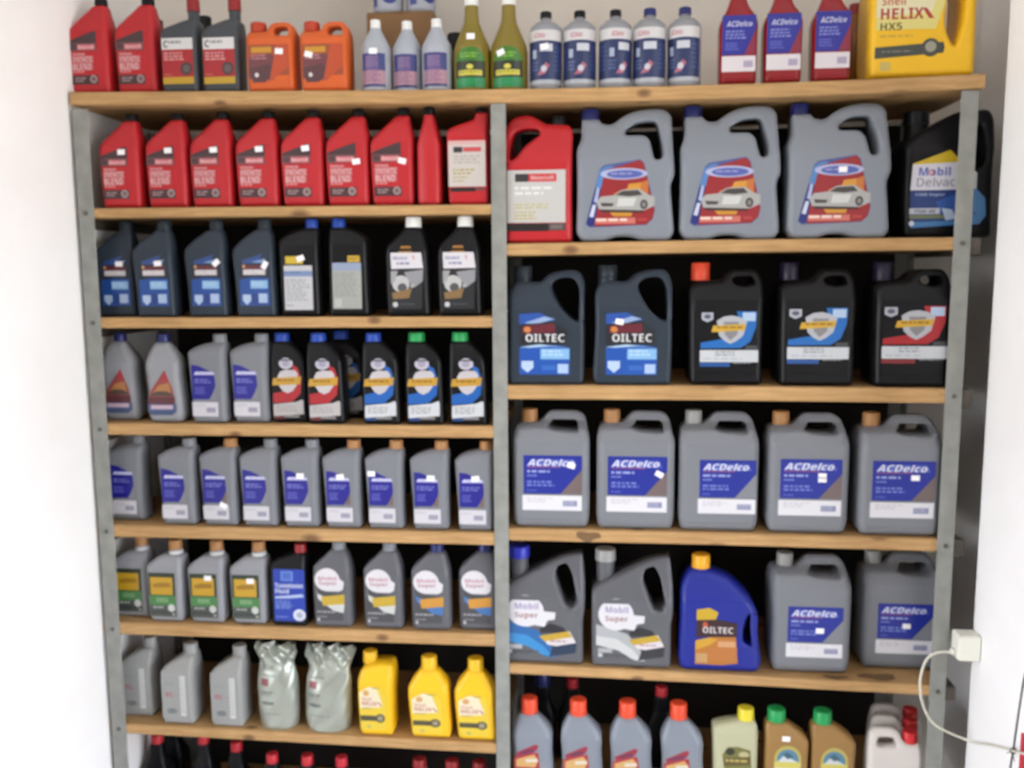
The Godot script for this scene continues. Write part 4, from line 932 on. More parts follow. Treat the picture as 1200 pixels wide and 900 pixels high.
	add_print("flamelow", 176, 246, [["P", [0.05, 0.20, 0.45, 0.06, 0.62, 0.0, 0.72, 0.02, 0.66, 0.12, 0.55, 0.20, 0.10, 0.30], "#a8384a"], ["P", [0.10, 0.20, 0.5, 0.10, 0.64, 0.14, 0.30, 0.22], "#6e3a56"], ["P", [0.0, 0.30, 0.70, 0.17, 0.74, 0.36, 0.74, 0.60, 0.0, 0.60], "#b43a3e"], ["P", [0.06, 0.34, 0.58, 0.22, 0.70, 0.34, 0.62, 0.50, 0.06, 0.50], "#dcb070"], ["P", [0.34, 0.33, 0.68, 0.31, 0.70, 0.38, 0.34, 0.40], "#e6dccb"], ["R", 0.0, 0.60, 0.76, 0.3, "#3a4a78"]])
	for v in [["delcoq", "#8b8d94"], ["delcobrown", "#7d6a62"]]:
		add_print(v[0], 134, 276, [["P", [0.02, 0.03, 0.30, 0.05, 0.72, 0.15, 0.90, 0.22, 0.93, 0.40, 0.86, 0.52, 0.66, 0.66, 0.02, 0.66], "#201c90"], ["P", [0.70, 0.66, 0.93, 0.42, 0.93, 0.66], v[1]], ["P", [0.10, 0.215, 0.16, 0.155, 0.86, 0.155, 0.93, 0.215], "#b9b8e6"], ["T", "ACDelco", 0.12, 0.155, 0.78, 0.055, "#eeeefc", 0.3], ["L", 0.12, 0.29, 0.70, 0.09, 2, "#8486d2"], ["L", 0.12, 0.44, 0.40, 0.14, 3, "#6d70c6"], ["R", 0.0, 0.71, 1.0, 0.26, "#dcd9e0"], ["L", 0.06, 0.75, 0.5, 0.06, 2, "#c3c0ca"], ["R", 0.54, 0.81, 0.36, 0.09, "#a5a2b4"]])
	for v in [["delcojug", "#7c6a68"], ["delcojugplain", "#8b8d94"]]:
		add_print(v[0], 290, 278, [["R", 0.02, 0.0, 0.98, 0.69, "#1a2c9c"], ["P", [0.64, 0.69, 1.0, 0.25, 1.0, 0.69], v[1]], ["P", [0.07, 0.19, 0.15, 0.07, 0.86, 0.07, 0.92, 0.19], "#5d6ec4"], ["T", "ACDelco", 0.08, 0.065, 0.82, 0.13, "#f4f2fa", 0.3], ["R", 0.08, 0.205, 0.56, 0.015, "#b0526e"], ["L", 0.08, 0.27, 0.50, 0.07, 1, "#a9b2e6"], ["L", 0.08, 0.35, 0.22, 0.05, 1, "#8b97da"], ["L", 0.08, 0.46, 0.46, 0.12, 2, "#7e8cd8"], ["L", 0.08, 0.62, 0.18, 0.04, 1, "#6a7ad0"], ["R", 0.0, 0.72, 1.0, 0.27, "#eeecf0"], ["L", 0.08, 0.76, 0.44, 0.10, 3, "#d3cfd8"], ["R", 0.68, 0.81, 0.24, 0.10, "#8e90b4"], ["L", 0.69, 0.82, 0.22, 0.08, 2, "#b9bad0"]])
	for v in [["ribbonred", "#b3242c", "#c5bfbd", "#7d2a2c"], ["ribbonblue", "#1a63b8", "#d8dbe0", "#1d4a94"]]:
		add_print(v[0], 170, 306, [["P", [0.62, 0.10, 0.80, 0.16, 0.90, 0.36, 0.86, 0.58, 0.60, 0.72, 0.02, 0.74, 0.02, 0.58, 0.40, 0.54, 0.66, 0.40], v[1]], ["E", 0.44, 0.09, 0.21, 0.09, "#c9c4d2"], ["E", 0.44, 0.09, 0.12, 0.05, "#a9a3b8"], ["P", [0.18, 0.30, 0.26, 0.22, 0.44, 0.19, 0.72, 0.20, 0.80, 0.26, 0.76, 0.44, 0.62, 0.54, 0.46, 0.58, 0.32, 0.54, 0.22, 0.46], "#cfc8cb"], ["P", [0.04, 0.33, 0.90, 0.30, 0.86, 0.43, 0.0, 0.45], "#cf9f38"], ["L", 0.14, 0.35, 0.62, 0.05, 1, "#8a5e1c"], ["P", [0.02, 0.76, 0.72, 0.72, 0.90, 0.68, 0.94, 0.70, 0.94, 0.92, 0.02, 0.96], v[2]], ["L", 0.10, 0.78, 0.7, 0.12, 3, "#a5a1a2"], ["R", 0.04, 0.965, 0.30, 0.035, v[3]], ["R", 0.34, 0.94, 0.46, 0.04, "#8d8a8c"]])
	for v in [["ribbonjugred", "#b3262e", "#8c2a30"], ["ribbonjugblue", "#1c6fc0", "#1f57a0"]]:
		add_print(v[0], 280, 268, [["P", [0.02, 0.04, 0.22, 0.04, 0.22, 0.16, 0.12, 0.21, 0.02, 0.16], "#b9bcc8"], ["E", 0.12, 0.11, 0.06, 0.04, "#5d6070"], ["P", [0.62, 0.02, 0.96, 0.02, 0.95, 0.30, 0.86, 0.55, 0.70, 0.66, 0.01, 0.67, 0.01, 0.57, 0.40, 0.50, 0.70, 0.34], v[1]], ["R", 0.72, 0.04, 0.22, 0.15, "#bcd3ee"], ["P", [0.28, 0.18, 0.40, 0.11, 0.54, 0.09, 0.68, 0.12, 0.80, 0.20, 0.74, 0.44, 0.62, 0.54, 0.52, 0.59, 0.42, 0.54, 0.32, 0.44], "#bfc0c6"], ["P", [0.40, 0.20, 0.66, 0.20, 0.64, 0.42, 0.52, 0.53, 0.42, 0.42], "#8f8e90"], ["P", [0.22, 0.27, 0.78, 0.24, 0.76, 0.35, 0.19, 0.385], "#dcae34"], ["L", 0.28, 0.285, 0.44, 0.05, 1, "#8a661c"], ["R", 0.78, 0.62, 0.2, 0.07, "#4a4c50"], ["R", 0.0, 0.70, 1.0, 0.21, "#d6dade"], ["L", 0.26, 0.72, 0.42, 0.10, 2, "#9aa0a8"], ["L", 0.06, 0.84, 0.7, 0.05, 1, "#bcc0c6"], ["R", 0.0, 0.92, 0.52, 0.07, v[2]], ["L", 0.58, 0.915, 0.40, 0.04, 1, "#8d9096"]])
	add_print("green", 146, 234, [["R", 0, 0, 1, 1, "#5d6a5c"], ["R", 0.02, 0.0, 0.96, 0.56, "#2f3a26"], ["R", 0.08, 0.10, 0.82, 0.40, "#d3a626"], ["P", [0.14, 0.26, 0.40, 0.22, 0.80, 0.22, 0.84, 0.32, 0.2, 0.34], "#a87c1c"], ["R", 0.02, 0.52, 0.96, 0.22, "#4f8a4c"], ["L", 0.28, 0.58, 0.5, 0.10, 2, "#a8c79e"], ["R", 0.02, 0.74, 0.96, 0.25, "#4e5450"], ["L", 0.14, 0.77, 0.44, 0.07, 1, "#b9bdb8"], ["E", 0.82, 0.80, 0.13, 0.085, "#d8dad6"], ["L", 0.06, 0.88, 0.74, 0.07, 1, "#2b302c"], ["R", 0.84, 0.92, 0.1, 0.05, "#b7bab6"]])
	add_print("transmission", 164, 274, [["P", [0.0, 0.0, 1.0, 0.0, 1.0, 0.90, 0.90, 1.0, 0.0, 1.0], "#1c3fae"], ["R", 0.24, 0.04, 0.38, 0.18, "#7c9ae0"], ["R", 0.28, 0.06, 0.30, 0.14, "#4a6cc8"], ["T", "Transmission", 0.04, 0.26, 0.90, 0.10, "#eef1fa"], ["T", "Fluid", 0.05, 0.37, 0.44, 0.10, "#eef1fa"], ["P", [0.02, 0.53, 0.5, 0.50, 0.92, 0.47, 0.96, 0.53, 0.5, 0.56, 0.04, 0.57], "#b9c6ea"], ["L", 0.04, 0.61, 0.60, 0.17, 4, "#7f97dc"], ["L", 0.04, 0.91, 0.5, 0.04, 1, "#7f97dc"], ["E", 0.80, 0.88, 0.20, 0.115, "#dfe4ee"], ["E", 0.80, 0.88, 0.10, 0.06, "#aeb6cc"]])
	for v in [["supersilver", "#c9c8c8", "#cfae3a", "#d6d6d4"], ["superblue", "#36588c", "#d5983c", "#4a7ab8"]]:
		add_print(v[0], 156, 296, [["P", [0.04, 0.30, 0.40, 0.46, 0.98, 0.50, 0.92, 0.96, 0.02, 0.96], "#4d4d52"], ["P", [0.04, 0.34, 0.06, 0.48, 0.40, 0.56, 0.98, 0.66, 0.94, 0.82, 0.60, 0.78, 0.30, 0.66, 0.10, 0.58], v[3]], ["E", 0.42, 0.24, 0.42, 0.20, "#e6e2e6"], ["P", [0.50, 0.12, 0.78, 0.20, 0.98, 0.27, 0.94, 0.40, 0.80, 0.44, 0.40, 0.44], "#e6e2e6"], ["T", "Mobil", 0.12, 0.175, 0.62, 0.07, "#c98b98"], ["T", "Super", 0.14, 0.26, 0.60, 0.09, "#b9868c"], ["P", [0.20, 0.54, 0.98, 0.49, 0.98, 0.66, 0.26, 0.70], v[2]], ["L", 0.30, 0.57, 0.6, 0.06, 1, v[2]], ["L", 0.06, 0.79, 0.62, 0.06, 1, "#a5a5a8"], ["L", 0.06, 0.88, 0.4, 0.05, 1, "#8e8e92"], ["R", 0.06, 0.92, 0.08, 0.05, "#c9c9cc"]])
	for v in [["superjugsilver", "#b9bbbe", "#d8d9d8"], ["superjugblue", "#2f6cae", "#3f93d4"]]:
		add_print(v[0], 340, 330, [["P", [0.0, 0.42, 0.16, 0.46, 0.45, 0.56, 0.62, 0.78, 0.70, 0.98, 0.55, 0.97, 0.34, 0.80, 0.0, 0.72], v[1]], ["P", [0.0, 0.60, 0.30, 0.64, 0.52, 0.80, 0.66, 0.97, 0.50, 0.94, 0.32, 0.82, 0.0, 0.74], v[2]], ["P", [0.66, 0.78, 0.98, 0.70, 0.96, 0.90, 0.60, 0.97], "#38383c" if v[0] == "superjugsilver" else "#2a3a56"], ["P", [0.48, 0.52, 0.62, 0.44, 0.80, 0.50, 0.84, 0.58, 0.48, 0.60], "#2f2f33"], ["E", 0.28, 0.26, 0.25, 0.245, "#e9e5ea"], ["P", [0.40, 0.20, 0.55, 0.26, 0.69, 0.27, 0.68, 0.38, 0.58, 0.40, 0.54, 0.50, 0.30, 0.46], "#e9e5ea"], ["T", "Mobil", 0.13, 0.13, 0.33, 0.10, "#a898c4"], ["T", "Super", 0.13, 0.28, 0.32, 0.11, "#a87a7c"], ["P", [0.50, 0.64, 0.88, 0.56, 0.97, 0.74, 0.70, 0.80, 0.58, 0.78], "#e6dde0"], ["P", [0.46, 0.65, 0.86, 0.56, 0.92, 0.65, 0.54, 0.73], "#cfaa3a"], ["L", 0.62, 0.71, 0.28, 0.045, 1, "#b98a90"], ["R", 0.03, 0.79, 0.20, 0.07, "#b7b7ba"], ["R", 0.03, 0.87, 0.06, 0.06, "#cfcfd2"], ["L", 0.11, 0.88, 0.36, 0.06, 2, "#4a4a50"]])
	add_print("square", 148, 262, [["R", 0, 0, 1, 1, "#a9aaa8"], ["R", 0.68, 0.10, 0.20, 0.84, "#dfe0de"], ["L", 0.70, 0.14, 0.16, 0.76, 11, "#b9bab8"], ["T", "XL", 0.12, 0.44, 0.30, 0.10, "#c0606a"], ["L", 0.14, 0.24, 0.4, 0.08, 2, "#98a098"], ["L", 0.46, 0.50, 0.16, 0.03, 1, "#b88a90"], ["E", 0.36, 0.84, 0.20, 0.05, "#6c6f74"], ["T", "NISSAN", 0.18, 0.825, 0.36, 0.03, "#c3c5c8"]])
	add_print("pouch", 150, 250, [["R", 0.10, 0.10, 0.30, 0.14, "#a8686c"], ["T", "XL", 0.14, 0.11, 0.26, 0.12, "#8e4a50"], ["L", 0.10, 0.02, 0.5, 0.05, 1, "#8a908a"], ["L", 0.12, 0.36, 0.52, 0.05, 1, "#6d736e"], ["L", 0.12, 0.42, 0.36, 0.04, 1, "#858b86"], ["L", 0.12, 0.58, 0.44, 0.06, 1, "#6d736e"], ["E", 0.32, 0.61, 0.2, 0.04, "#7b817c"], ["L", 0.12, 0.82, 0.6, 0.05, 1, "#9aa09a"]])
	add_print("car", 320, 308, [["P", [0.0, 0.95, 0.20, 0.14, 0.26, 0.08, 0.78, 0.0, 0.84, 0.06, 1.0, 0.74, 0.97, 0.88, 0.88, 0.97, 0.06, 1.0], "#4f5c98"], ["P", [0.01, 0.94, 0.14, 0.40, 0.22, 0.42, 0.12, 0.97, 0.05, 0.985], "#27327c"], ["P", [0.14, 0.40, 0.20, 0.16, 0.28, 0.10, 0.40, 0.09, 0.24, 0.30, 0.22, 0.42], "#5a8ccc"], ["P", [0.22, 0.42, 0.28, 0.15, 0.775, 0.01, 0.83, 0.06, 0.993, 0.75, 0.965, 0.88, 0.87, 0.965, 0.12, 0.985], "#a0282e"], ["P", [0.40, 0.50, 0.90, 0.30, 0.90, 0.55, 0.5, 0.60], "#d07a3a"], ["P", [0.62, 0.36, 0.80, 0.34, 0.78, 0.46, 0.58, 0.48], "#e0a03c"], ["E", 0.55, 0.21, 0.34, 0.085, "#b9bde0"], ["E", 0.56, 0.215, 0.26, 0.06, "#5a68b4"], ["L", 0.36, 0.195, 0.38, 0.04, 1, "#a9a4d0"],
		["P", [0.05, 0.84, 0.10, 0.66, 0.15, 0.66, 0.11, 0.85], "#d9dcee"], ["P", [0.115, 0.62, 0.16, 0.40, 0.20, 0.42, 0.165, 0.64], "#b9c2e2"], ["P", [0.30, 0.72, 0.70, 0.70, 0.66, 0.84, 0.40, 0.84], "#d89a34"],
		["P", [0.149, 0.622, 0.214, 0.545, 0.408, 0.523, 0.516, 0.446, 0.775, 0.435, 0.883, 0.512, 0.991, 0.556, 0.991, 0.688, 0.84, 0.754, 0.192, 0.732], "#b7b6b2"], ["P", [0.43, 0.523, 0.527, 0.462, 0.754, 0.452, 0.818, 0.523, 0.624, 0.545], "#4a4442"], ["P", [0.473, 0.567, 0.732, 0.567, 0.689, 0.688, 0.451, 0.688], "#dcdcd8"], ["P", [0.214, 0.633, 0.408, 0.644, 0.386, 0.688, 0.235, 0.688], "#4c4846"], ["E", 0.84, 0.666, 0.055, 0.07, "#3c3a3a"], ["E", 0.84, 0.666, 0.03, 0.04, "#8c8a86"], ["P", [0.192, 0.732, 0.84, 0.754, 0.818, 0.787, 0.235, 0.776], "#3a2a2a"], ["R", 0.14, 0.86, 0.58, 0.09, "#d97a6c"], ["L", 0.15, 0.87, 0.56, 0.07, 1, "#f6dfd4"], ["L", 0.76, 0.87, 0.16, 0.07, 1, "#c8504c"]])
	add_print("delvac", 336, 350, [["P", [0.02, 0.17, 0.50, 0.0, 0.60, 0.10, 0.70, 0.22, 0.02, 0.22], "#dcbb2a"], ["P", [0.02, 0.18, 0.66, 0.155, 0.86, 0.30, 0.86, 0.51, 0.0, 0.51], "#e4e2ec"], ["T", "Mobil", 0.10, 0.215, 0.42, 0.11, "#6268bc"], ["E", 0.265, 0.285, 0.035, 0.035, "#d0566a"], ["E", 0.265, 0.285, 0.02, 0.02, "#e4e2ec"], ["T", "Delvac", 0.08, 0.35, 0.50, 0.115, "#8b8c94", 0.0, 0], ["P", [0.0, 0.52, 0.86, 0.50, 0.98, 0.62, 1.0, 0.84, 0.92, 0.95, 0.02, 1.0], "#26407e"], ["P", [0.62, 0.52, 0.86, 0.50, 0.98, 0.62, 1.0, 0.84, 0.92, 0.95, 0.60, 0.97], "#5a93cc"], ["P", [0.34, 0.66, 0.60, 0.56, 0.66, 0.78, 0.40, 0.80], "#3a62ac"], ["T", "1300 Super", 0.06, 0.545, 0.40, 0.05, "#c3cdea"], ["R", 0.0, 0.74, 0.40, 0.075, "#c9ccd6"], ["T", "15W-40", 0.06, 0.755, 0.28, 0.045, "#5c6070"], ["R", 0.0, 0.825, 0.48, 0.05, "#77805c"], ["P", [0.42, 0.74, 0.56, 0.76, 0.62, 0.88, 0.48, 0.90], "#c3d2e8"], ["L", 0.60, 0.80, 0.32, 0.06, 1, "#3c5c94"], ["P", [0.02, 0.92, 0.7, 0.90, 0.90, 0.94, 0.02, 0.99], "#4a88c0"], ["E", 0.035, 0.935, 0.035, 0.035, "#dfe6f2"]])
	add_print("cream", 158, 226, [["P", [0.04, 0.2, 0.2, 0.02, 0.5, 0.0, 0.9, 0.08, 0.94, 0.5, 0.8, 1.0, 0.2, 1.0], "#7c7a44"], ["E", 0.28, 0.12, 0.14, 0.08, "#2f3420"], ["E", 0.7, 0.18, 0.16, 0.07, "#c9bf8e"], ["P", [0.06, 0.28, 0.9, 0.22, 0.9, 0.40, 0.1, 0.46], "#6c5a2c"], ["L", 0.14, 0.30, 0.7, 0.1, 1, "#c8b66a"], ["P", [0.1, 0.5, 0.9, 0.46, 0.8, 0.9, 0.2, 0.9], "#8a9a48"]])
	add_print("tan", 136, 236, [["E", 0.5, 0.30, 0.48, 0.30, "#c7b95e"], ["R", 0.02, 0.30, 0.96, 0.7, "#c7b95e"], ["E", 0.5, 0.30, 0.38, 0.22, "#5f8ca8"], ["P", [0.14, 0.36, 0.4, 0.2, 0.6, 0.28, 0.86, 0.36], "#dfe4e2"], ["P", [0.3, 0.2, 0.5, 0.14, 0.7, 0.24, 0.5, 0.3], "#3f6a7a"], ["R", 0.04, 0.36, 0.92, 0.14, "#e2d46c"], ["R", 0.04, 0.50, 0.92, 0.16, "#e4e2d4"], ["R", 0.04, 0.66, 0.92, 0.1, "#2f4a86"], ["R", 0.04, 0.76, 0.92, 0.24, "#a98a4a"]])

# ------------------------------------------------------------------ the room: a narrow white alcove, open to the street behind the camera
func make_room() -> void:
	struct("floor", box_mesh(Vector3(-3.4, -0.15, -0.62), Vector3(3.0, 0.0, 4.75)), M.floor)
	struct("ceiling", box_mesh(Vector3(-3.4, 2.85, -0.62), Vector3(3.0, 3.0, 4.75)), M.wall)
	struct("wall_back", box_mesh(Vector3(-1.21, 0.0, -0.6), Vector3(1.5, 2.85, -0.42)), M.backwall)
	struct("wall_left", box_mesh(Vector3(-1.21, 0.0, -0.42), Vector3(-1.062, 2.85, 0.5)), M.wall)
	struct("wall_right", box_mesh(Vector3(1.104, 0.0, 0.0), Vector3(1.35, 2.85, 0.5), 0.004), M.wall)
	struct("wall_recess", box_mesh(Vector3(1.21, 0.0, -0.42), Vector3(1.35, 2.85, 0.0)), M.wall)
	struct("trim_1", box_mesh(Vector3(-1.062, 0.0, 0.33), Vector3(-1.05, 2.05, 0.43), 0.003), M.wall)
	# the corner shop in front of the alcove: wide open to the street at its left and right, a closed wall behind the camera
	struct("wall_shop_left", box_mesh(Vector3(-3.4, 0.0, 0.35), Vector3(-1.21, 2.85, 0.5)), M.wall)
	struct("wall_shop_right", box_mesh(Vector3(1.35, 0.0, 0.35), Vector3(3.0, 2.85, 0.5)), M.wall)
	struct("wall_far_left", box_mesh(Vector3(-3.4, 2.4, 0.35), Vector3(-3.25, 2.85, 4.6)), M.wall)
	struct("wall_far_right", box_mesh(Vector3(2.85, 2.4, 0.35), Vector3(3.0, 2.85, 4.6)), M.wall)
	struct("wall_front", box_mesh(Vector3(-3.4, 0.0, 4.6), Vector3(3.0, 2.85, 4.75)), M.far)

# ------------------------------------------------------------------ the rack
# a board whose top follows the points [x, y]
func board_mesh(top: Array, thick: float, z0: float, z1: float) -> ArrayMesh:
	var st := begin()
	var c := 0.0025
	var sec := [[z0, -thick + c], [z0, -c], [z0 - c, 0.0], [z1 + c, 0.0], [z1, -c], [z1, -thick + c], [z1 + c, -thick], [z0 - c, -thick]]
	for i in top.size() - 1:
		for j in sec.size():
			var a: Array = sec[j]
			var b: Array = sec[(j + 1) % sec.size()]
			var n := Vector3(0, a[0] - b[0], b[1] - a[1]).normalized()
			var mid := Vector3(0, (a[1] + b[1]) / 2.0 + thick / 2.0, (a[0] + b[0]) / 2.0 - (z0 + z1) / 2.0)
			if n.dot(mid) < 0.0:
				n = -n
			var P := [Vector3(top[i][0], top[i][1] + a[1], a[0]), Vector3(top[i][0], top[i][1] + b[1], b[0]), Vector3(top[i + 1][0], top[i + 1][1] + b[1], b[0]), Vector3(top[i + 1][0], top[i + 1][1] + a[1], a[0])]
			var ax := 1 if absf(n.y) > 0.8 else 2
			quad(st, P[0], P[1], P[2], P[3], n, n, n, n, buv(P[0], ax), buv(P[1], ax), buv(P[2], ax), buv(P[3], ax))
	for e in [0, top.size() - 1]:
		var n := Vector3(-1 if e == 0 else 1, 0, 0)
		var x: float = top[e][0]
		var y: float = top[e][1]
		for j in range(1, sec.size() - 1):
			var A := Vector3(x, y + sec[0][1], sec[0][0])
			var B := Vector3(x, y + sec[j][1], sec[j][0])
			var C := Vector3(x, y + sec[j + 1][1], sec[j + 1][0])
			tri(st, A, B, C, n, n, n, buv(A, 0), buv(B, 0), buv(C, 0))
	return st.commit()

# a slotted angle post: a plain front flange and a side flange with a column of slots
func post_mesh(x0: float, x1: float, xs: float, h: float, z: float, back: float) -> ArrayMesh:
	var st := begin()
	add_box(st, Vector3(x0, 0.0, minf(z, z - 0.0025 * back)), Vector3(x1, h, maxf(z, z - 0.0025 * back)), 0.0006)
	var t0 := xs
	var t1 := xs + 0.0025
	var za := z - 0.0025 * back
	for seg in [[0.0025, 0.015], [0.025, 0.04]]:
		add_box(st, Vector3(t0, 0.0, minf(z - seg[0] * back, z - seg[1] * back)), Vector3(t1, h, maxf(z - seg[0] * back, z - seg[1] * back)))
	var y := 0.0
	while y < h - 0.03:
		var zb := za - 0.0125 * back
		var zc := za - 0.0225 * back
		add_box(st, Vector3(t0, y, minf(zb, zc)), Vector3(t1, minf(y + 0.022, h), maxf(zb, zc)))
		y += 0.05
	return st.commit()

func make_rack() -> void:
	var rack := thing("shelving_rack", "grey steel two-bay shelving rack with rough wooden boards between white walls", "shelving rack")
	part("post", post_mesh(-1.05, -1.011, -1.05, 1.975, 0.0, 1.0), M.steel, rack)
	part("post", post_mesh(-0.0285, 0.0065, -0.012, 1.963, 0.0, 1.0), M.steel, rack)
	part("post", post_mesh(1.014, 1.051, 1.0485, 1.966, 0.0, 1.0), M.steel, rack)
	part("post", post_mesh(-1.05, -1.011, -1.05, 1.975, -0.405, -1.0), M.steel, rack)
	part("post", post_mesh(-0.0285, 0.0065, -0.012, 1.963, -0.405, -1.0), M.steel, rack)
	part("post", post_mesh(1.014, 1.051, 1.0485, 1.966, -0.405, -1.0), M.steel, rack)
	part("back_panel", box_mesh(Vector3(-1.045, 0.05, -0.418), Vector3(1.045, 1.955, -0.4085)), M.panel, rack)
	# boards: [x, y of the top] along the front edge, thickness
	var left := [[1.739, 1.735, 0.023], [1.470, 1.472, 0.026], [1.203, 1.207, 0.029], [0.939, 0.941, 0.031], [0.678, 0.681, 0.031], [0.400, 0.391, 0.026], [0.072, 0.072, 0.028]]
	var right := [[1.643, 1.648, 0.028], [1.307, 1.305, 0.034], [0.953, 0.950, 0.030], [0.605, 0.589, 0.025], [0.25, 0.25, 0.03]]
	part("shelf_board", board_mesh([[-1.052, 2.0155], [-0.6, 2.0065], [-0.218, 1.999], [0.1, 1.994], [0.35, 1.9925], [0.6, 1.993], [0.85, 1.996], [1.062, 2.001]], 0.031, 0.001, -0.40), M.wood, rack)
	for b in left:
		part("shelf_board", board_mesh([[-1.052, b[0]], [-0.014, b[1]]], b[2], -0.003, -0.40), M.wood, rack)
	for b in right:
		part("shelf_board", board_mesh([[-0.007, b[0]], [0.5, (b[0] + b[1]) / 2 + 0.002], [1.046, b[1]]], b[2], -0.003, -0.40), M.wood, rack)
	# the side rails that carry the boards, with a bolt at the front
	for b in left:
		part("side_rail", box_mesh(Vector3(-1.0465, b[0] - b[2] - 0.026, -0.36), Vector3(-1.044, b[0] - b[2] - 0.001, -0.043)), M.rail, rack)
	for b in right:
		part("side_rail", box_mesh(Vector3(1.052, b[1] - b[2] - 0.012, -0.40), Vector3(1.076, b[1] - 0.001, -0.006), 0.002), M.rail, rack)
	for b in left:
		var st := begin()
		add_lathe(st, [[0.0, 0.004], [0.0045, 0.0035], [0.006, 0.0], [0.006, -0.001]], Vector3.ZERO, 6)
		var o := part("bolt", st.commit(), M.bolt, rack, Vector3(-1.031, b[0] - b[2] * 0.5, 0.001))
		o.rotation.x = PI / 2
	for b in right:
		var st := begin()
		add_lathe(st, [[0.0, 0.004], [0.0045, 0.0035], [0.006, 0.0], [0.006, -0.001]], Vector3.ZERO, 6)
		var o := part("bolt", st.commit(), M.bolt, rack, Vector3(1.034, b[1] - b[2] * 0.5, 0.001))
		o.rotation.x = PI / 2

	# dark stains on two of the boards on the right
	for s in [[Vector3(0.905, 0.5932, -0.035), 0.045, 0.018, 0.0], [Vector3(0.80, 0.5965, -0.018), 0.03, 0.010, 0.0], [Vector3(0.20, 0.9385, -0.0026), 0.030, 0.012, PI / 2]]:
		var st := begin()
		for i in 18:
			var P := []
			for q in [i, i + 1]:
				var a: float = TAU * q / 18
				var w := 1.0 + 0.18 * sin(a * 3.0 + s[1] * 90.0) + 0.1 * sin(a * 5.0)
				P.append(Vector3(cos(a) * s[1] * w, 0.0, sin(a) * s[2] * w))
			tri(st, Vector3(0, 0.0002, 0), P[0], P[1], Vector3.UP, Vector3.UP, Vector3.UP)
		var o := part("stain", st.commit(), M.stain, rack, s[0])
		o.rotation.x = s[3]

func make_wires() -> void:
	# the white cable box at the edge of the right wall, and its cord
	var jb := thing("cable_box", "small white plastic cable box on the edge of the right wall", "cable box", Vector3(1.0795, 0.708, 0.03))
	part("body", box_mesh(Vector3(-0.026, -0.03, -0.022), Vector3(0.0245, 0.03, 0.022), 0.003), M.box_white, jb)
	part("lid", box_mesh(Vector3(-0.024, -0.028, 0.0225), Vector3(0.022, 0.028, 0.0255), 0.001), M.box_white, jb)
	part("cord_grip", box_mesh(Vector3(-0.036, -0.022, -0.006), Vector3(-0.0262, -0.010, 0.006), 0.002), M.box_white, jb)
	tag(part("cord", tube_mesh([Vector3(1.0491, 0.6903, 0.0300), Vector3(1.0130, 0.6890, 0.0350), Vector3(0.9873, 0.6715, 0.0400), Vector3(0.9765, 0.6167, 0.0400), Vector3(0.9891, 0.5540, 0.0400), Vector3(1.0182, 0.5135, 0.0450), Vector3(1.0955, 0.4775, 0.0383), Vector3(1.0955, 0.5253, 0.1442), Vector3(1.0955, 0.5710, 0.2511), Vector3(1.0955, 0.5960, 0.3090)], 0.0028), M.cable, self), "thin white cord looping from the cable box down to the right wall", "cord")
	tag(part("wire", tube_mesh([Vector3(1.1015, 0.7703, 0.2753), Vector3(1.1015, 0.7274, 0.2624), Vector3(1.1015, 0.6502, 0.2499), Vector3(1.1015, 0.5641, 0.2382), Vector3(1.1015, 0.5109, 0.2294), Vector3(1.1015, 0.4411, 0.2268)], 0.0018, 6), M.wire, self), "thin dark wire hanging on the white wall at the lower right", "wire")
	var kn := begin()
	add_lathe(kn, [[0.0, -0.008], [0.004, -0.006], [0.0065, 0.0], [0.004, 0.006], [0.0, 0.008]], Vector3.ZERO, 10)
	for a in [0.6, 2.2, 4.0]:
		kn.append_from(tube_mesh([Vector3.ZERO, Vector3(-0.003, cos(a) * 0.011, sin(a) * 0.011), Vector3(-0.004, cos(a) * 0.022, sin(a) * 0.022)], 0.001, 6), 0, Transform3D.IDENTITY)
	part("knot", kn.commit(), M.wire, get_node("wire"), Vector3(1.0980, 0.5681, 0.2457))
	tag(part("plastic_strip", box_mesh(Vector3(1.099, 0.518, 0.272), Vector3(1.1045, 0.624, 0.322), 0.002), M.redstrip, self), "narrow red plastic strip on the right wall at the picture's lower right edge", "strip")

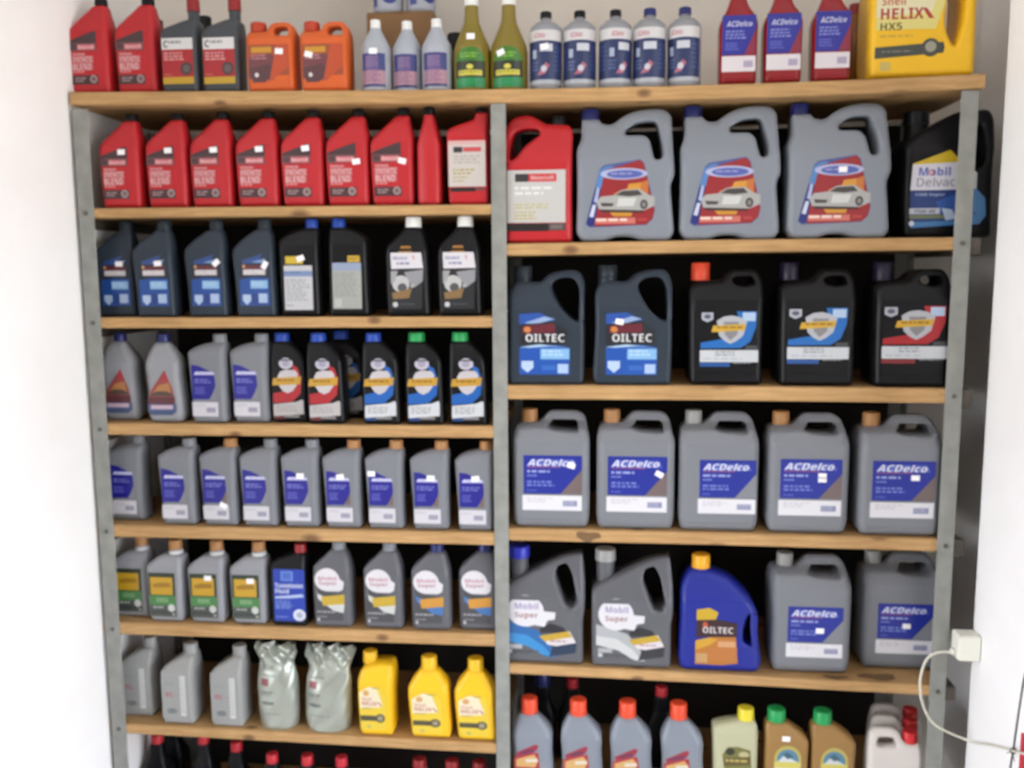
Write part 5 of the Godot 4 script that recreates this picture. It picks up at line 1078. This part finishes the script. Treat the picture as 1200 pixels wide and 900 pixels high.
# ------------------------------------------------------------------ what stands on the boards
# kind, name, x, height of the board, setback from the board's edge, turn, label, category, group, price stickers
const GOODS := [
	["red_quart", "oil_bottle", -1.0194, 2.0155, 0.03, 0, "red oil bottle at the far left end of the top board, against the white wall", "bottle", "red oil bottles on the top board", []],
	["red_quart", "oil_bottle", -0.8996, 2.0134, 0.03, 0, "red oil bottle on the top board beside the dark grey coolant bottles", "bottle", "red oil bottles on the top board", []],
	["coolant", "coolant_bottle", -0.7828, 2.011, 0.02, 0, "dark grey coolant bottle with red label, next to the red bottles on top", "bottle", "grey coolant bottles on the top board", []],
	["coolant", "coolant_bottle", -0.6798, 2.0089, 0.02, 0, "dark grey coolant bottle with red label, next to the small orange jug", "bottle", "grey coolant bottles on the top board", []],
	["orange_jug", "small_jug", -0.5583, 2.0067, 0.015, 0, "small orange jug with dark red cap beside the grey coolant bottle", "jug", "small orange jugs on the top board", [[0.72, 0.56, -4]]],
	["orange_jug", "small_jug", -0.427, 2.0041, 0.015, 0, "small orange jug with dark red cap beside the clear pointed bottles", "jug", "small orange jugs on the top board", [[0.2, 0.52, -15]]],
	["spray_refill", "spray_bottle", -0.307, 2.0013, 0.015, 0, "clear pointed bottle with blue label, left one of three beside the orange jug", "bottle", "clear pointed bottles on the top board", [[0.05, 0.09, 0, 0.0355]]],
	["spray_refill", "spray_bottle", -0.2345, 1.9999, 0.03, 0, "clear pointed bottle with blue label, middle one of three", "bottle", "clear pointed bottles on the top board", []],
	["spray_refill", "spray_bottle", -0.1605, 1.9986, 0.015, 0, "clear pointed bottle with blue label, right one beside the olive bottle", "bottle", "clear pointed bottles on the top board", []],
	["olive_bottle", "oil_bottle", -0.0775, 1.9974, 0.012, 0, "tall olive green oil bottle with a white sticker on its neck, left of two", "bottle", "olive green bottles on the top board", [[0.05, 0.121, 0, 0.0365]]],
	["olive_bottle", "oil_bottle", 0.0101, 1.996, 0.012, 0, "tall olive green oil bottle, right of two, sticker low on the label", "bottle", "olive green bottles on the top board", [[-0.35, 0.083, 20, 0.0445]]],
	["treatment_can", "additive_bottle", 0.097, 1.9946, 0.012, -18, "round grey additive bottle with black cap, beside the olive green bottle", "bottle", "grey additive bottles on the top board", [[0.3, 0.094, 10, 0.039]]],
	["treatment_can", "additive_bottle", 0.1753, 1.9937, 0.012, -8, "round grey additive bottle with black cap, second in the row of five", "bottle", "grey additive bottles on the top board", []],
	["treatment_can", "additive_bottle", 0.2579, 1.9932, 0.012, 10, "round grey additive bottle with black cap, middle of the row of five", "bottle", "grey additive bottles on the top board", []],
	["treatment_can_blue", "additive_bottle", 0.3362, 1.9928, 0.012, 0, "round grey additive bottle with blue cap, beside the black capped ones", "bottle", "grey additive bottles on the top board", []],
	["treatment_can_blue", "additive_bottle", 0.4156, 1.9927, 0.012, -8, "round grey additive bottle with blue cap, last of five near the red bottles", "bottle", "grey additive bottles on the top board", []],
	["fluid_bottle", "fluid_bottle", 0.5338, 1.9929, 0.012, 0, "wine red fluid bottle with blue label, left one of three on the top board", "bottle", "wine red fluid bottles on the top board", []],
	["fluid_bottle", "fluid_bottle", 0.6322, 1.9939, 0.012, 0, "wine red fluid bottle with blue label, middle one of three on the top board", "bottle", "wine red fluid bottles on the top board", []],
	["fluid_bottle", "fluid_bottle", 0.7384, 1.9951, 0.012, 0, "wine red fluid bottle with blue label, right one beside the big yellow jug", "bottle", "wine red fluid bottles on the top board", []],
	["amber_bottle", "fluid_bottle", 0.8325, 1.9963, 0.16, 0, "amber brown bottle half hidden behind the wine red bottle and yellow jug", "bottle", "", []],
	["yellow_jug_large", "oil_jug", 0.9317, 2.0003, 0.012, 0, "large yellow oil jug with red lettering at the right end of the top board", "jug", "", []],
	["black_quart_dull", "oil_bottle", -0.93, 2.012, 0.18, 0, "black bottle behind the red bottles on the top board, only its cap showing", "bottle", "", []],
	["black_quart_dull", "oil_bottle", -0.79, 2.0105, 0.16, 0, "dark bottle behind the grey coolant bottle, only its black cap showing", "bottle", "", []],
	["red_quart", "oil_bottle", -0.9519, 1.7388, 0.02, 0, "red oil bottle nearest the left post on the upper left board", "bottle", "red oil bottles on the upper left board", [[0.6, 0.635, 0]]],
	["red_quart", "oil_bottle", -0.8325, 1.7384, 0.02, 0, "second red oil bottle from the left post on the upper left board", "bottle", "red oil bottles on the upper left board", [[0.6, 0.645, 2]]],
	["red_quart", "oil_bottle", -0.7198, 1.7379, 0.02, 0, "third red oil bottle from the left post on the upper left board", "bottle", "red oil bottles on the upper left board", [[0.62, 0.645, 4]]],
	["red_quart", "oil_bottle", -0.6039, 1.7375, 0.02, 0, "fourth red oil bottle from the left post on the upper left board", "bottle", "red oil bottles on the upper left board", [[0.6, 0.645, 3]]],
	["red_quart", "oil_bottle", -0.4913, 1.737, 0.02, 0, "fifth red oil bottle from the left post on the upper left board", "bottle", "red oil bottles on the upper left board", [[0.62, 0.645, 5]]],
	["red_quart", "oil_bottle", -0.3799, 1.7366, 0.02, 0, "sixth red oil bottle from the left post on the upper left board", "bottle", "red oil bottles on the upper left board", [[0.74, 0.49, 6]]],
	["red_quart", "oil_bottle", -0.2706, 1.7362, 0.02, 0, "seventh red oil bottle, beside the one turned sideways", "bottle", "red oil bottles on the upper left board", [[0.76, 0.49, -14]]],
	["red_quart_side", "oil_bottle", -0.1803, 1.7358, 0.015, -90, "red oil bottle turned sideways, its plain narrow side to the front", "bottle", "red oil bottles on the upper left board", []],
	["red_quart_back", "oil_bottle", -0.0874, 1.7355, 0.015, 0, "red oil bottle with a pale back label, beside the middle post", "bottle", "red oil bottles on the upper left board", []],
	["slate_quart", "oil_bottle", -0.9955, 1.4702, 0.045, 0, "dark blue grey oil bottle partly hidden behind the left post", "bottle", "dark blue grey bottles on the second left board", [[0.66, 0.62, 0]]],
	["slate_quart", "oil_bottle", -0.8785, 1.4704, 0.015, 0, "dark blue grey oil bottle, second from the left post", "bottle", "dark blue grey bottles on the second left board", [[0.66, 0.62, 4]]],
	["slate_quart", "oil_bottle", -0.7439, 1.4707, 0.015, 0, "dark blue grey oil bottle, third from the left post", "bottle", "dark blue grey bottles on the second left board", [[0.8, 0.62, 40]]],
	["slate_quart", "oil_bottle", -0.6208, 1.4709, 0.015, 0, "dark blue grey oil bottle beside the black blue capped bottles", "bottle", "dark blue grey bottles on the second left board", [[0.8, 0.59, 60]]],
	["black_quart", "oil_bottle", -0.5062, 1.4711, 0.02, 0, "black oil bottle with white back label and yellow tag, blue cap", "bottle", "black blue capped bottles on the second left board", [[0.56, 0.655, 20]]],
	["black_quart_mirrored", "oil_bottle", -0.3833, 1.4714, 0.02, 0, "black oil bottle with grey back label, blue cap at its left", "bottle", "black blue capped bottles on the second left board", []],
	["synthetic_quart", "oil_bottle", -0.2365, 1.4717, 0.015, 0, "black oil bottle with white cap, left of the two by the middle post", "bottle", "black white capped bottles on the second left board", []],
	["synthetic_quart", "oil_bottle", -0.1095, 1.4719, 0.015, 0, "black oil bottle with white cap, right one next to the middle post", "bottle", "black white capped bottles on the second left board", []],
	["flame_bottle", "oil_bottle", -0.9995, 1.2033, 0.045, 0, "silver waisted oil bottle with flame label, partly behind the left post", "bottle", "silver waisted bottles on the third left board", []],
	["flame_bottle", "oil_bottle", -0.8668, 1.2039, 0.015, 0, "silver waisted oil bottle with flame label, beside the blue labelled grey bottles", "bottle", "silver waisted bottles on the third left board", []],
	["grey_quart", "oil_bottle", -0.7513, 1.2043, 0.012, 0, "grey oil bottle with blue label standing beside the silver waisted bottle", "bottle", "grey bottles with blue labels", []],
	["grey_quart", "oil_bottle", -0.6465, 1.2047, 0.02, 0, "grey oil bottle with blue label standing beside the black red labelled bottle", "bottle", "grey bottles with blue labels", []],
	["ribbon_quart_red", "oil_bottle", -0.5465, 1.2051, 0.03, 0, "black oil bottle with red label and gold ribbon, half behind its neighbour", "bottle", "black gold ribbon bottles on the third left board", []],
	["ribbon_quart_red", "oil_bottle", -0.4475, 1.2055, 0.012, 0, "black oil bottle with red label and gold ribbon, in front of another black bottle", "bottle", "black gold ribbon bottles on the third left board", []],
	["ribbon_quart_blue", "oil_bottle", -0.415, 1.2056, 0.1, 0, "plain black bottle with blue cap behind the red labelled gold ribbon bottle", "bottle", "", []],
	["ribbon_quart_blue", "oil_bottle", -0.3078, 1.206, 0.012, 0, "black oil bottle with blue label, gold ribbon and blue cap", "bottle", "black gold ribbon bottles on the third left board", []],
	["ribbon_quart_green", "oil_bottle", -0.1996, 1.2064, 0.012, 0, "black oil bottle with blue label and green cap, left of two", "bottle", "black gold ribbon bottles on the third left board", []],
	["ribbon_quart_green", "oil_bottle", -0.0915, 1.2069, 0.012, 0, "black oil bottle with blue label and green cap, beside the middle post", "bottle", "black gold ribbon bottles on the third left board", []],
	["grey_quart", "oil_bottle", -0.9993, 0.9392, 0.045, 0, "grey oil bottle with blue label and grey cap, partly behind the left post", "bottle", "grey bottles with blue labels", []],
	["grey_quart", "oil_bottle", -0.8453, 0.9395, 0.012, 0, "grey oil bottle with blue label and grey cap, second on the fourth board", "bottle", "grey bottles with blue labels", []],
	["grey_quart_copper", "oil_bottle", -0.736, 0.9397, 0.012, 0, "grey oil bottle with copper cap between two grey capped ones, fourth board", "bottle", "grey bottles with blue labels", [[0.66, 0.27, -25]]],
	["grey_quart", "oil_bottle", -0.631, 0.9399, 0.012, 0, "grey oil bottle with grey cap beside the leftmost copper capped one, fourth board", "bottle", "grey bottles with blue labels", []],
	["grey_quart", "oil_bottle", -0.5226, 0.9401, 0.012, 0, "grey oil bottle with grey cap, fifth in the row of nine", "bottle", "grey bottles with blue labels", [[0.55, 0.66, 0]]],
	["grey_quart_copper", "oil_bottle", -0.4152, 0.9403, 0.012, 0, "grey oil bottle with copper cap, sixth in the row of nine", "bottle", "grey bottles with blue labels", [[0.5, 0.655, 8]]],
	["grey_quart_copper", "oil_bottle", -0.3066, 0.9405, 0.012, 0, "grey oil bottle with copper cap, white sticker at the label corner", "bottle", "grey bottles with blue labels", [[0.2, 0.7, 0]]],
	["grey_quart_copper", "oil_bottle", -0.1925, 0.9407, 0.012, 0, "grey oil bottle with copper cap, eighth in the row of nine", "bottle", "grey bottles with blue labels", [[0.56, 0.655, 0]]],
	["grey_quart_copper", "oil_bottle", -0.0795, 0.941, 0.012, 0, "grey oil bottle with copper cap, last beside the middle post", "bottle", "grey bottles with blue labels", [[0.54, 0.655, 8]]],
	["silver_shoulder_quart", "oil_bottle", -1.0015, 0.6782, 0.045, 0, "light grey oil bottle with yellow green label, partly behind the left post", "bottle", "light grey bottles with yellow green labels", []],
	["silver_shoulder_quart", "oil_bottle", -0.8954, 0.6786, 0.018, 0, "light grey oil bottle with yellow green label, second from the left post", "bottle", "light grey bottles with yellow green labels", []],
	["silver_shoulder_quart", "oil_bottle", -0.7838, 0.6789, 0.018, 0, "light grey oil bottle with yellow green label, third from the left post", "bottle", "light grey bottles with yellow green labels", [[0.6, 0.69, 0]]],
	["silver_shoulder_quart", "oil_bottle", -0.671, 0.6792, 0.018, 0, "light grey oil bottle with yellow green label, beside the black blue labelled bottle", "bottle", "light grey bottles with yellow green labels", [[0.6, 0.66, 3]]],
	["transmission_quart", "fluid_bottle", -0.5616, 0.6795, 0.012, 0, "black fluid bottle with plain blue label and red cap", "bottle", "", []],
	["super_quart_silver", "oil_bottle", -0.4467, 0.6799, 0.012, 0, "dark grey oil bottle with silver and yellow label, beside the black fluid bottle", "bottle", "dark grey bottles on the fifth left board", []],
	["super_quart_silver", "oil_bottle", -0.3152, 0.6803, 0.012, 0, "dark grey oil bottle with silver and yellow label, beside the blue capped one", "bottle", "dark grey bottles on the fifth left board", []],
	["super_quart_blue", "oil_bottle", -0.1927, 0.6806, 0.012, 0, "dark grey oil bottle with blue cap and label, left of two", "bottle", "dark grey bottles on the fifth left board", []],
	["super_quart_blue", "oil_bottle", -0.0722, 0.681, 0.02, 0, "dark grey oil bottle with blue cap, half behind the middle post", "bottle", "dark grey bottles on the fifth left board", []],
	["square_litre", "oil_bottle", -1.0022, 0.4, 0.045, 0, "silver square oil bottle partly behind the left post, on the sixth board", "bottle", "silver square bottles on the sixth left board", []],
	["square_litre", "oil_bottle", -0.8747, 0.3989, 0.015, 0, "silver square oil bottle, middle one of three on the sixth board", "bottle", "silver square bottles on the sixth left board", []],
	["square_litre", "oil_bottle", -0.7404, 0.3977, 0.015, 0, "silver square oil bottle beside the foil pouches", "bottle", "silver square bottles on the sixth left board", []],
	["foil_pouch", "oil_pouch", -0.6086, 0.3966, 0.015, 0, "crumpled silver foil pouch beside the square silver bottle", "pouch", "silver foil pouches on the sixth left board", []],
	["foil_pouch_wide", "oil_pouch", -0.4753, 0.3955, 0.015, 0, "crumpled silver foil pouch, wider one beside the yellow bottle", "pouch", "silver foil pouches on the sixth left board", []],
	["yellow_square", "oil_bottle", -0.342, 0.3942, 0.008, 0, "yellow square oil bottle with its cap at the left, beside the foil pouch", "bottle", "yellow oil bottles on the sixth left board", []],
	["yellow_quart", "oil_bottle", -0.2022, 0.3931, 0.01, 0, "yellow round shouldered oil bottle, left of two", "bottle", "yellow oil bottles on the sixth left board", []],
	["yellow_quart", "oil_bottle", -0.0823, 0.392, 0.01, 0, "yellow round shouldered oil bottle next to the middle post", "bottle", "yellow oil bottles on the sixth left board", []],
	["black_red_cap_quart", "oil_bottle", -0.6486, 0.072, 0.05, 0, "black red capped bottle below the left foil pouch, lowest visible row", "bottle", "dark bottles in the lowest left row", []],
	["black_red_cap_quart", "oil_bottle", -0.551, 0.072, 0.05, 0, "black red capped bottle below the wide foil pouch, lowest visible row", "bottle", "dark bottles in the lowest left row", []],
	["black_red_cap_quart", "oil_bottle", -0.4566, 0.072, 0.05, 0, "black red capped bottle below the yellow square bottle, lowest visible row", "bottle", "dark bottles in the lowest left row", []],
	["black_red_cap_quart", "oil_bottle", -0.7692, 0.072, 0.1, 0, "black red capped bottle below the third silver square bottle, in shadow", "bottle", "dark bottles in the lowest left row", []],
	["black_red_cap_quart", "oil_bottle", -0.8778, 0.072, 0.13, 0, "dark bottle below the middle silver square bottle, its neck in shadow", "bottle", "dark bottles in the lowest left row", []],
	["black_red_cap_quart", "oil_bottle", -1.0081, 0.072, 0.21, 0, "dark bottle in shadow, second from the left post in the lowest row", "bottle", "dark bottles in the lowest left row", []],
	["black_red_cap_quart", "oil_bottle", -1.0095, 0.072, 0.12, 0, "dark bottle in deep shadow beside the left post, lowest row", "bottle", "dark bottles in the lowest left row", []],
	["red_cap_quart_dark", "oil_bottle", -0.2373, 0.072, 0.05, 0, "grey bottle with dark red cap in the lowest row, left of three", "bottle", "grey bottles in the lowest left row", []],
	["red_cap_quart_dark", "oil_bottle", -0.1499, 0.072, 0.05, 0, "grey bottle with dark red cap in the lowest row, middle of three", "bottle", "grey bottles in the lowest left row", []],
	["red_cap_quart_dark", "oil_bottle", -0.0765, 0.072, 0.05, 0, "grey bottle with dark red cap in the lowest row, by the middle post", "bottle", "grey bottles in the lowest left row", []],
	["red_jug", "oil_jug", 0.0793, 1.6444, 0.012, 0, "large red oil jug with pale label beside the middle post", "jug", "", []],
	["car_jug", "oil_jug", 0.283, 1.6465, 0.012, 0, "large blue grey oil jug with car label, beside the red jug", "jug", "blue grey jugs with car labels", []],
	["car_jug", "oil_jug", 0.5223, 1.6476, 0.012, 0, "large blue grey oil jug with car label, middle of three", "jug", "blue grey jugs with car labels", []],
	["car_jug", "oil_jug", 0.7656, 1.6478, 0.012, 0, "large blue grey oil jug with car label, price sticker on its oval", "jug", "blue grey jugs with car labels", [[0.52, 0.505, 0]]],
	["diesel_jug", "oil_jug", 1.0165, 1.648, 0.048, 0, "large black oil jug with white and blue label, behind the right post", "jug", "", []],
	["slate_jug", "oil_jug", 0.0964, 1.3074, 0.012, 0, "dark blue grey oil jug with blue label, next to the middle post", "jug", "dark blue grey oil jugs", []],
	["slate_jug", "oil_jug", 0.3024, 1.3078, 0.012, 0, "dark blue grey oil jug with blue label and a price sticker above", "jug", "dark blue grey oil jugs", [[0.34, 0.55, -8]]],
	["ribbon_jug_orange", "oil_jug", 0.5206, 1.3079, 0.015, 0, "black oil jug with blue label, gold ribbon and orange red cap", "jug", "black gold ribbon oil jugs", []],
	["ribbon_jug_blue", "oil_jug", 0.7293, 1.3072, 0.015, 0, "black oil jug with blue label, gold ribbon and dark purple cap", "jug", "black gold ribbon oil jugs", []],
	["ribbon_jug_red", "oil_jug", 0.9437, 1.306, 0.015, 0, "black oil jug with red label and gold ribbon by the right post", "jug", "black gold ribbon oil jugs", []],
	["grey_jug", "oil_jug", 0.1096, 0.9532, 0.012, 0, "grey oil jug with copper cap next to the middle post, sticker on its lettering", "jug", "grey jugs with blue labels", [[0.76, 0.555, -15]]],
	["grey_jug", "oil_jug", 0.3134, 0.9534, 0.012, 0, "grey oil jug with copper cap, second from the middle post", "jug", "grey jugs with blue labels", [[0.8, 0.49, -28]]],
	["grey_jug_grey_cap", "oil_jug", 0.5112, 0.9534, 0.012, 0, "grey oil jug with grey cap in the middle of the row of five", "jug", "grey jugs with blue labels", []],
	["grey_jug", "oil_jug", 0.72, 0.9526, 0.012, 0, "grey oil jug with copper cap, fourth from the middle post", "jug", "grey jugs with blue labels", [[0.66, 0.5, 0], [0.66, 0.47, 0]]],
	["grey_jug", "oil_jug", 0.9308, 0.9513, 0.012, 0, "grey oil jug with copper cap next to the right post", "jug", "grey jugs with blue labels", [[0.66, 0.5, 0]]],
	["super_jug_blue", "oil_jug", 0.0932, 0.6049, 0.012, 0, "dark grey oil jug with blue swoosh label, next to the middle post", "jug", "dark grey oil jugs with round white badge", []],
	["super_jug_silver", "oil_jug", 0.3092, 0.6023, 0.012, 0, "dark grey oil jug with silver swoosh label and silver cap", "jug", "dark grey oil jugs with round white badge", []],
	["blue_jug", "oil_jug", 0.5234, 0.5998, 0.012, 0, "royal blue oil jug with yellow cap and amber label", "jug", "", []],
	["grey_jug_low", "oil_jug", 0.7431, 0.5961, 0.03, 0, "grey oil jug with grey cap beside the royal blue jug", "jug", "grey jugs with blue labels", [[0.6, 0.39, 0]]],
	["grey_jug_low", "oil_jug", 0.9693, 0.592, 0.08, 0, "grey oil jug in the lower right corner behind the white cord", "jug", "grey jugs with blue labels", [[0.56, 0.4, 0]]],
	["red_cap_quart", "oil_bottle", 0.0623, 0.2505, 0.012, 0, "blue grey waisted bottle with orange red cap, next to the middle post", "bottle", "orange red capped bottles on the lowest right board", []],
	["red_cap_quart", "oil_bottle", 0.187, 0.251, 0.012, 0, "blue grey waisted bottle with orange red cap, second from the middle post", "bottle", "orange red capped bottles on the lowest right board", []],
	["red_cap_quart", "oil_bottle", 0.3112, 0.2515, 0.012, 0, "blue grey waisted bottle with orange red cap, third from the middle post", "bottle", "orange red capped bottles on the lowest right board", []],
	["red_cap_quart", "oil_bottle", 0.4384, 0.252, 0.012, 0, "blue grey waisted bottle with orange red cap, beside the cream bottle", "bottle", "orange red capped bottles on the lowest right board", []],
	["black_navy_cap_quart", "oil_bottle", 0.075, 0.2505, 0.16, 0, "dark bottle with navy cap behind the orange red capped bottle by the middle post", "bottle", "", []],
	["black_red_cap_quart", "oil_bottle", 0.155, 0.2508, 0.19, 0, "dark bottle with dim red cap behind the first two grey bottles", "bottle", "dark bottles at the back of the lowest right board", []],
	["black_red_cap_quart", "oil_bottle", 0.395, 0.2517, 0.16, 0, "dark bottle with dim red cap behind the third and fourth grey bottles", "bottle", "dark bottles at the back of the lowest right board", []],
	["cream_quart", "oil_bottle", 0.566, 0.2519, 0.012, 0, "cream oil bottle with lemon yellow cap on the lowest right board", "bottle", "", []],
	["tan_quart", "oil_bottle", 0.6923, 0.2515, 0.012, 0, "tan oil bottle with green cap, beside the cream bottle", "bottle", "tan bottles on the lowest right board", [[0.45, 0.84, 0]]],
	["tan_quart", "oil_bottle", 0.8038, 0.2511, 0.012, 0, "tan oil bottle with green cap, beside the white jugs", "bottle", "tan bottles on the lowest right board", []],
	["white_jug", "small_jug", 0.9486, 0.2506, 0.012, 0, "small whitish jug with red cap, front one of three in a line", "jug", "small whitish jugs on the lowest right board", []],
	["white_jug", "small_jug", 0.969, 0.2505, 0.073, 0, "small whitish jug with red cap, middle one of three in a line", "jug", "small whitish jugs on the lowest right board", []],
	["white_jug", "small_jug", 0.9893, 0.2504, 0.134, 0, "small whitish jug with red cap, rearmost of three in a line", "jug", "small whitish jugs on the lowest right board", []],
]

func place_goods() -> void:
	for g in GOODS:
		put(g[0], g[1], g[2], g[3], g[4], g[5], g[6], g[7], g[8], g[9])
	# behind the clear pointed bottles: a cardboard box with two printed bottles on it, and two dark things beside it
	var bx := thing("cardboard_box", "brown cardboard box behind the clear pointed bottles on the top board", "box", Vector3(-0.2824, 2.0043, -0.27))
	part("body", box_mesh(Vector3(-0.085, 0.0, -0.07), Vector3(0.085, 0.2236, 0.07), 0.002), M.cardboard, bx)
	part("flap", box_mesh(Vector3(-0.084, 0.2236 + 0.0003, -0.069), Vector3(-0.002, 0.2236 + 0.003, 0.069)), M.cardboard, bx)
	part("flap", box_mesh(Vector3(0.002, 0.2236 + 0.0003, -0.069), Vector3(0.084, 0.2236 + 0.003, 0.069)), M.cardboard, bx)
	part("tape", box_mesh(Vector3(-0.022, 0.2236 + 0.0032, -0.069), Vector3(0.022, 0.2236 + 0.0036, 0.069)), M.amber, bx)
	put("blue_print_bottle", "printed_bottle", -0.3244, 2.2319, 0.225, 0.0, "milky bottle with blue blotches on the cardboard box, left one", "bottle", "milky bottles on the cardboard box", [])
	put("blue_print_bottle", "printed_bottle", -0.2404, 2.2319, 0.225, 30.0, "milky bottle with blue blotches on the cardboard box, right one", "bottle", "milky bottles on the cardboard box", [])
	put("navy_box_bottle", "printed_bottle", -0.1520, 1.9976, 0.20, 0.0, "flat milky bottle with blue print behind the clear pointed bottles", "bottle", "", [])
	put("black_nozzle_bottle", "nozzle_bottle", -0.1325, 1.9971, 0.13, 0.0, "black wide capped bottle behind the clear pointed and olive bottles", "bottle", "", [])
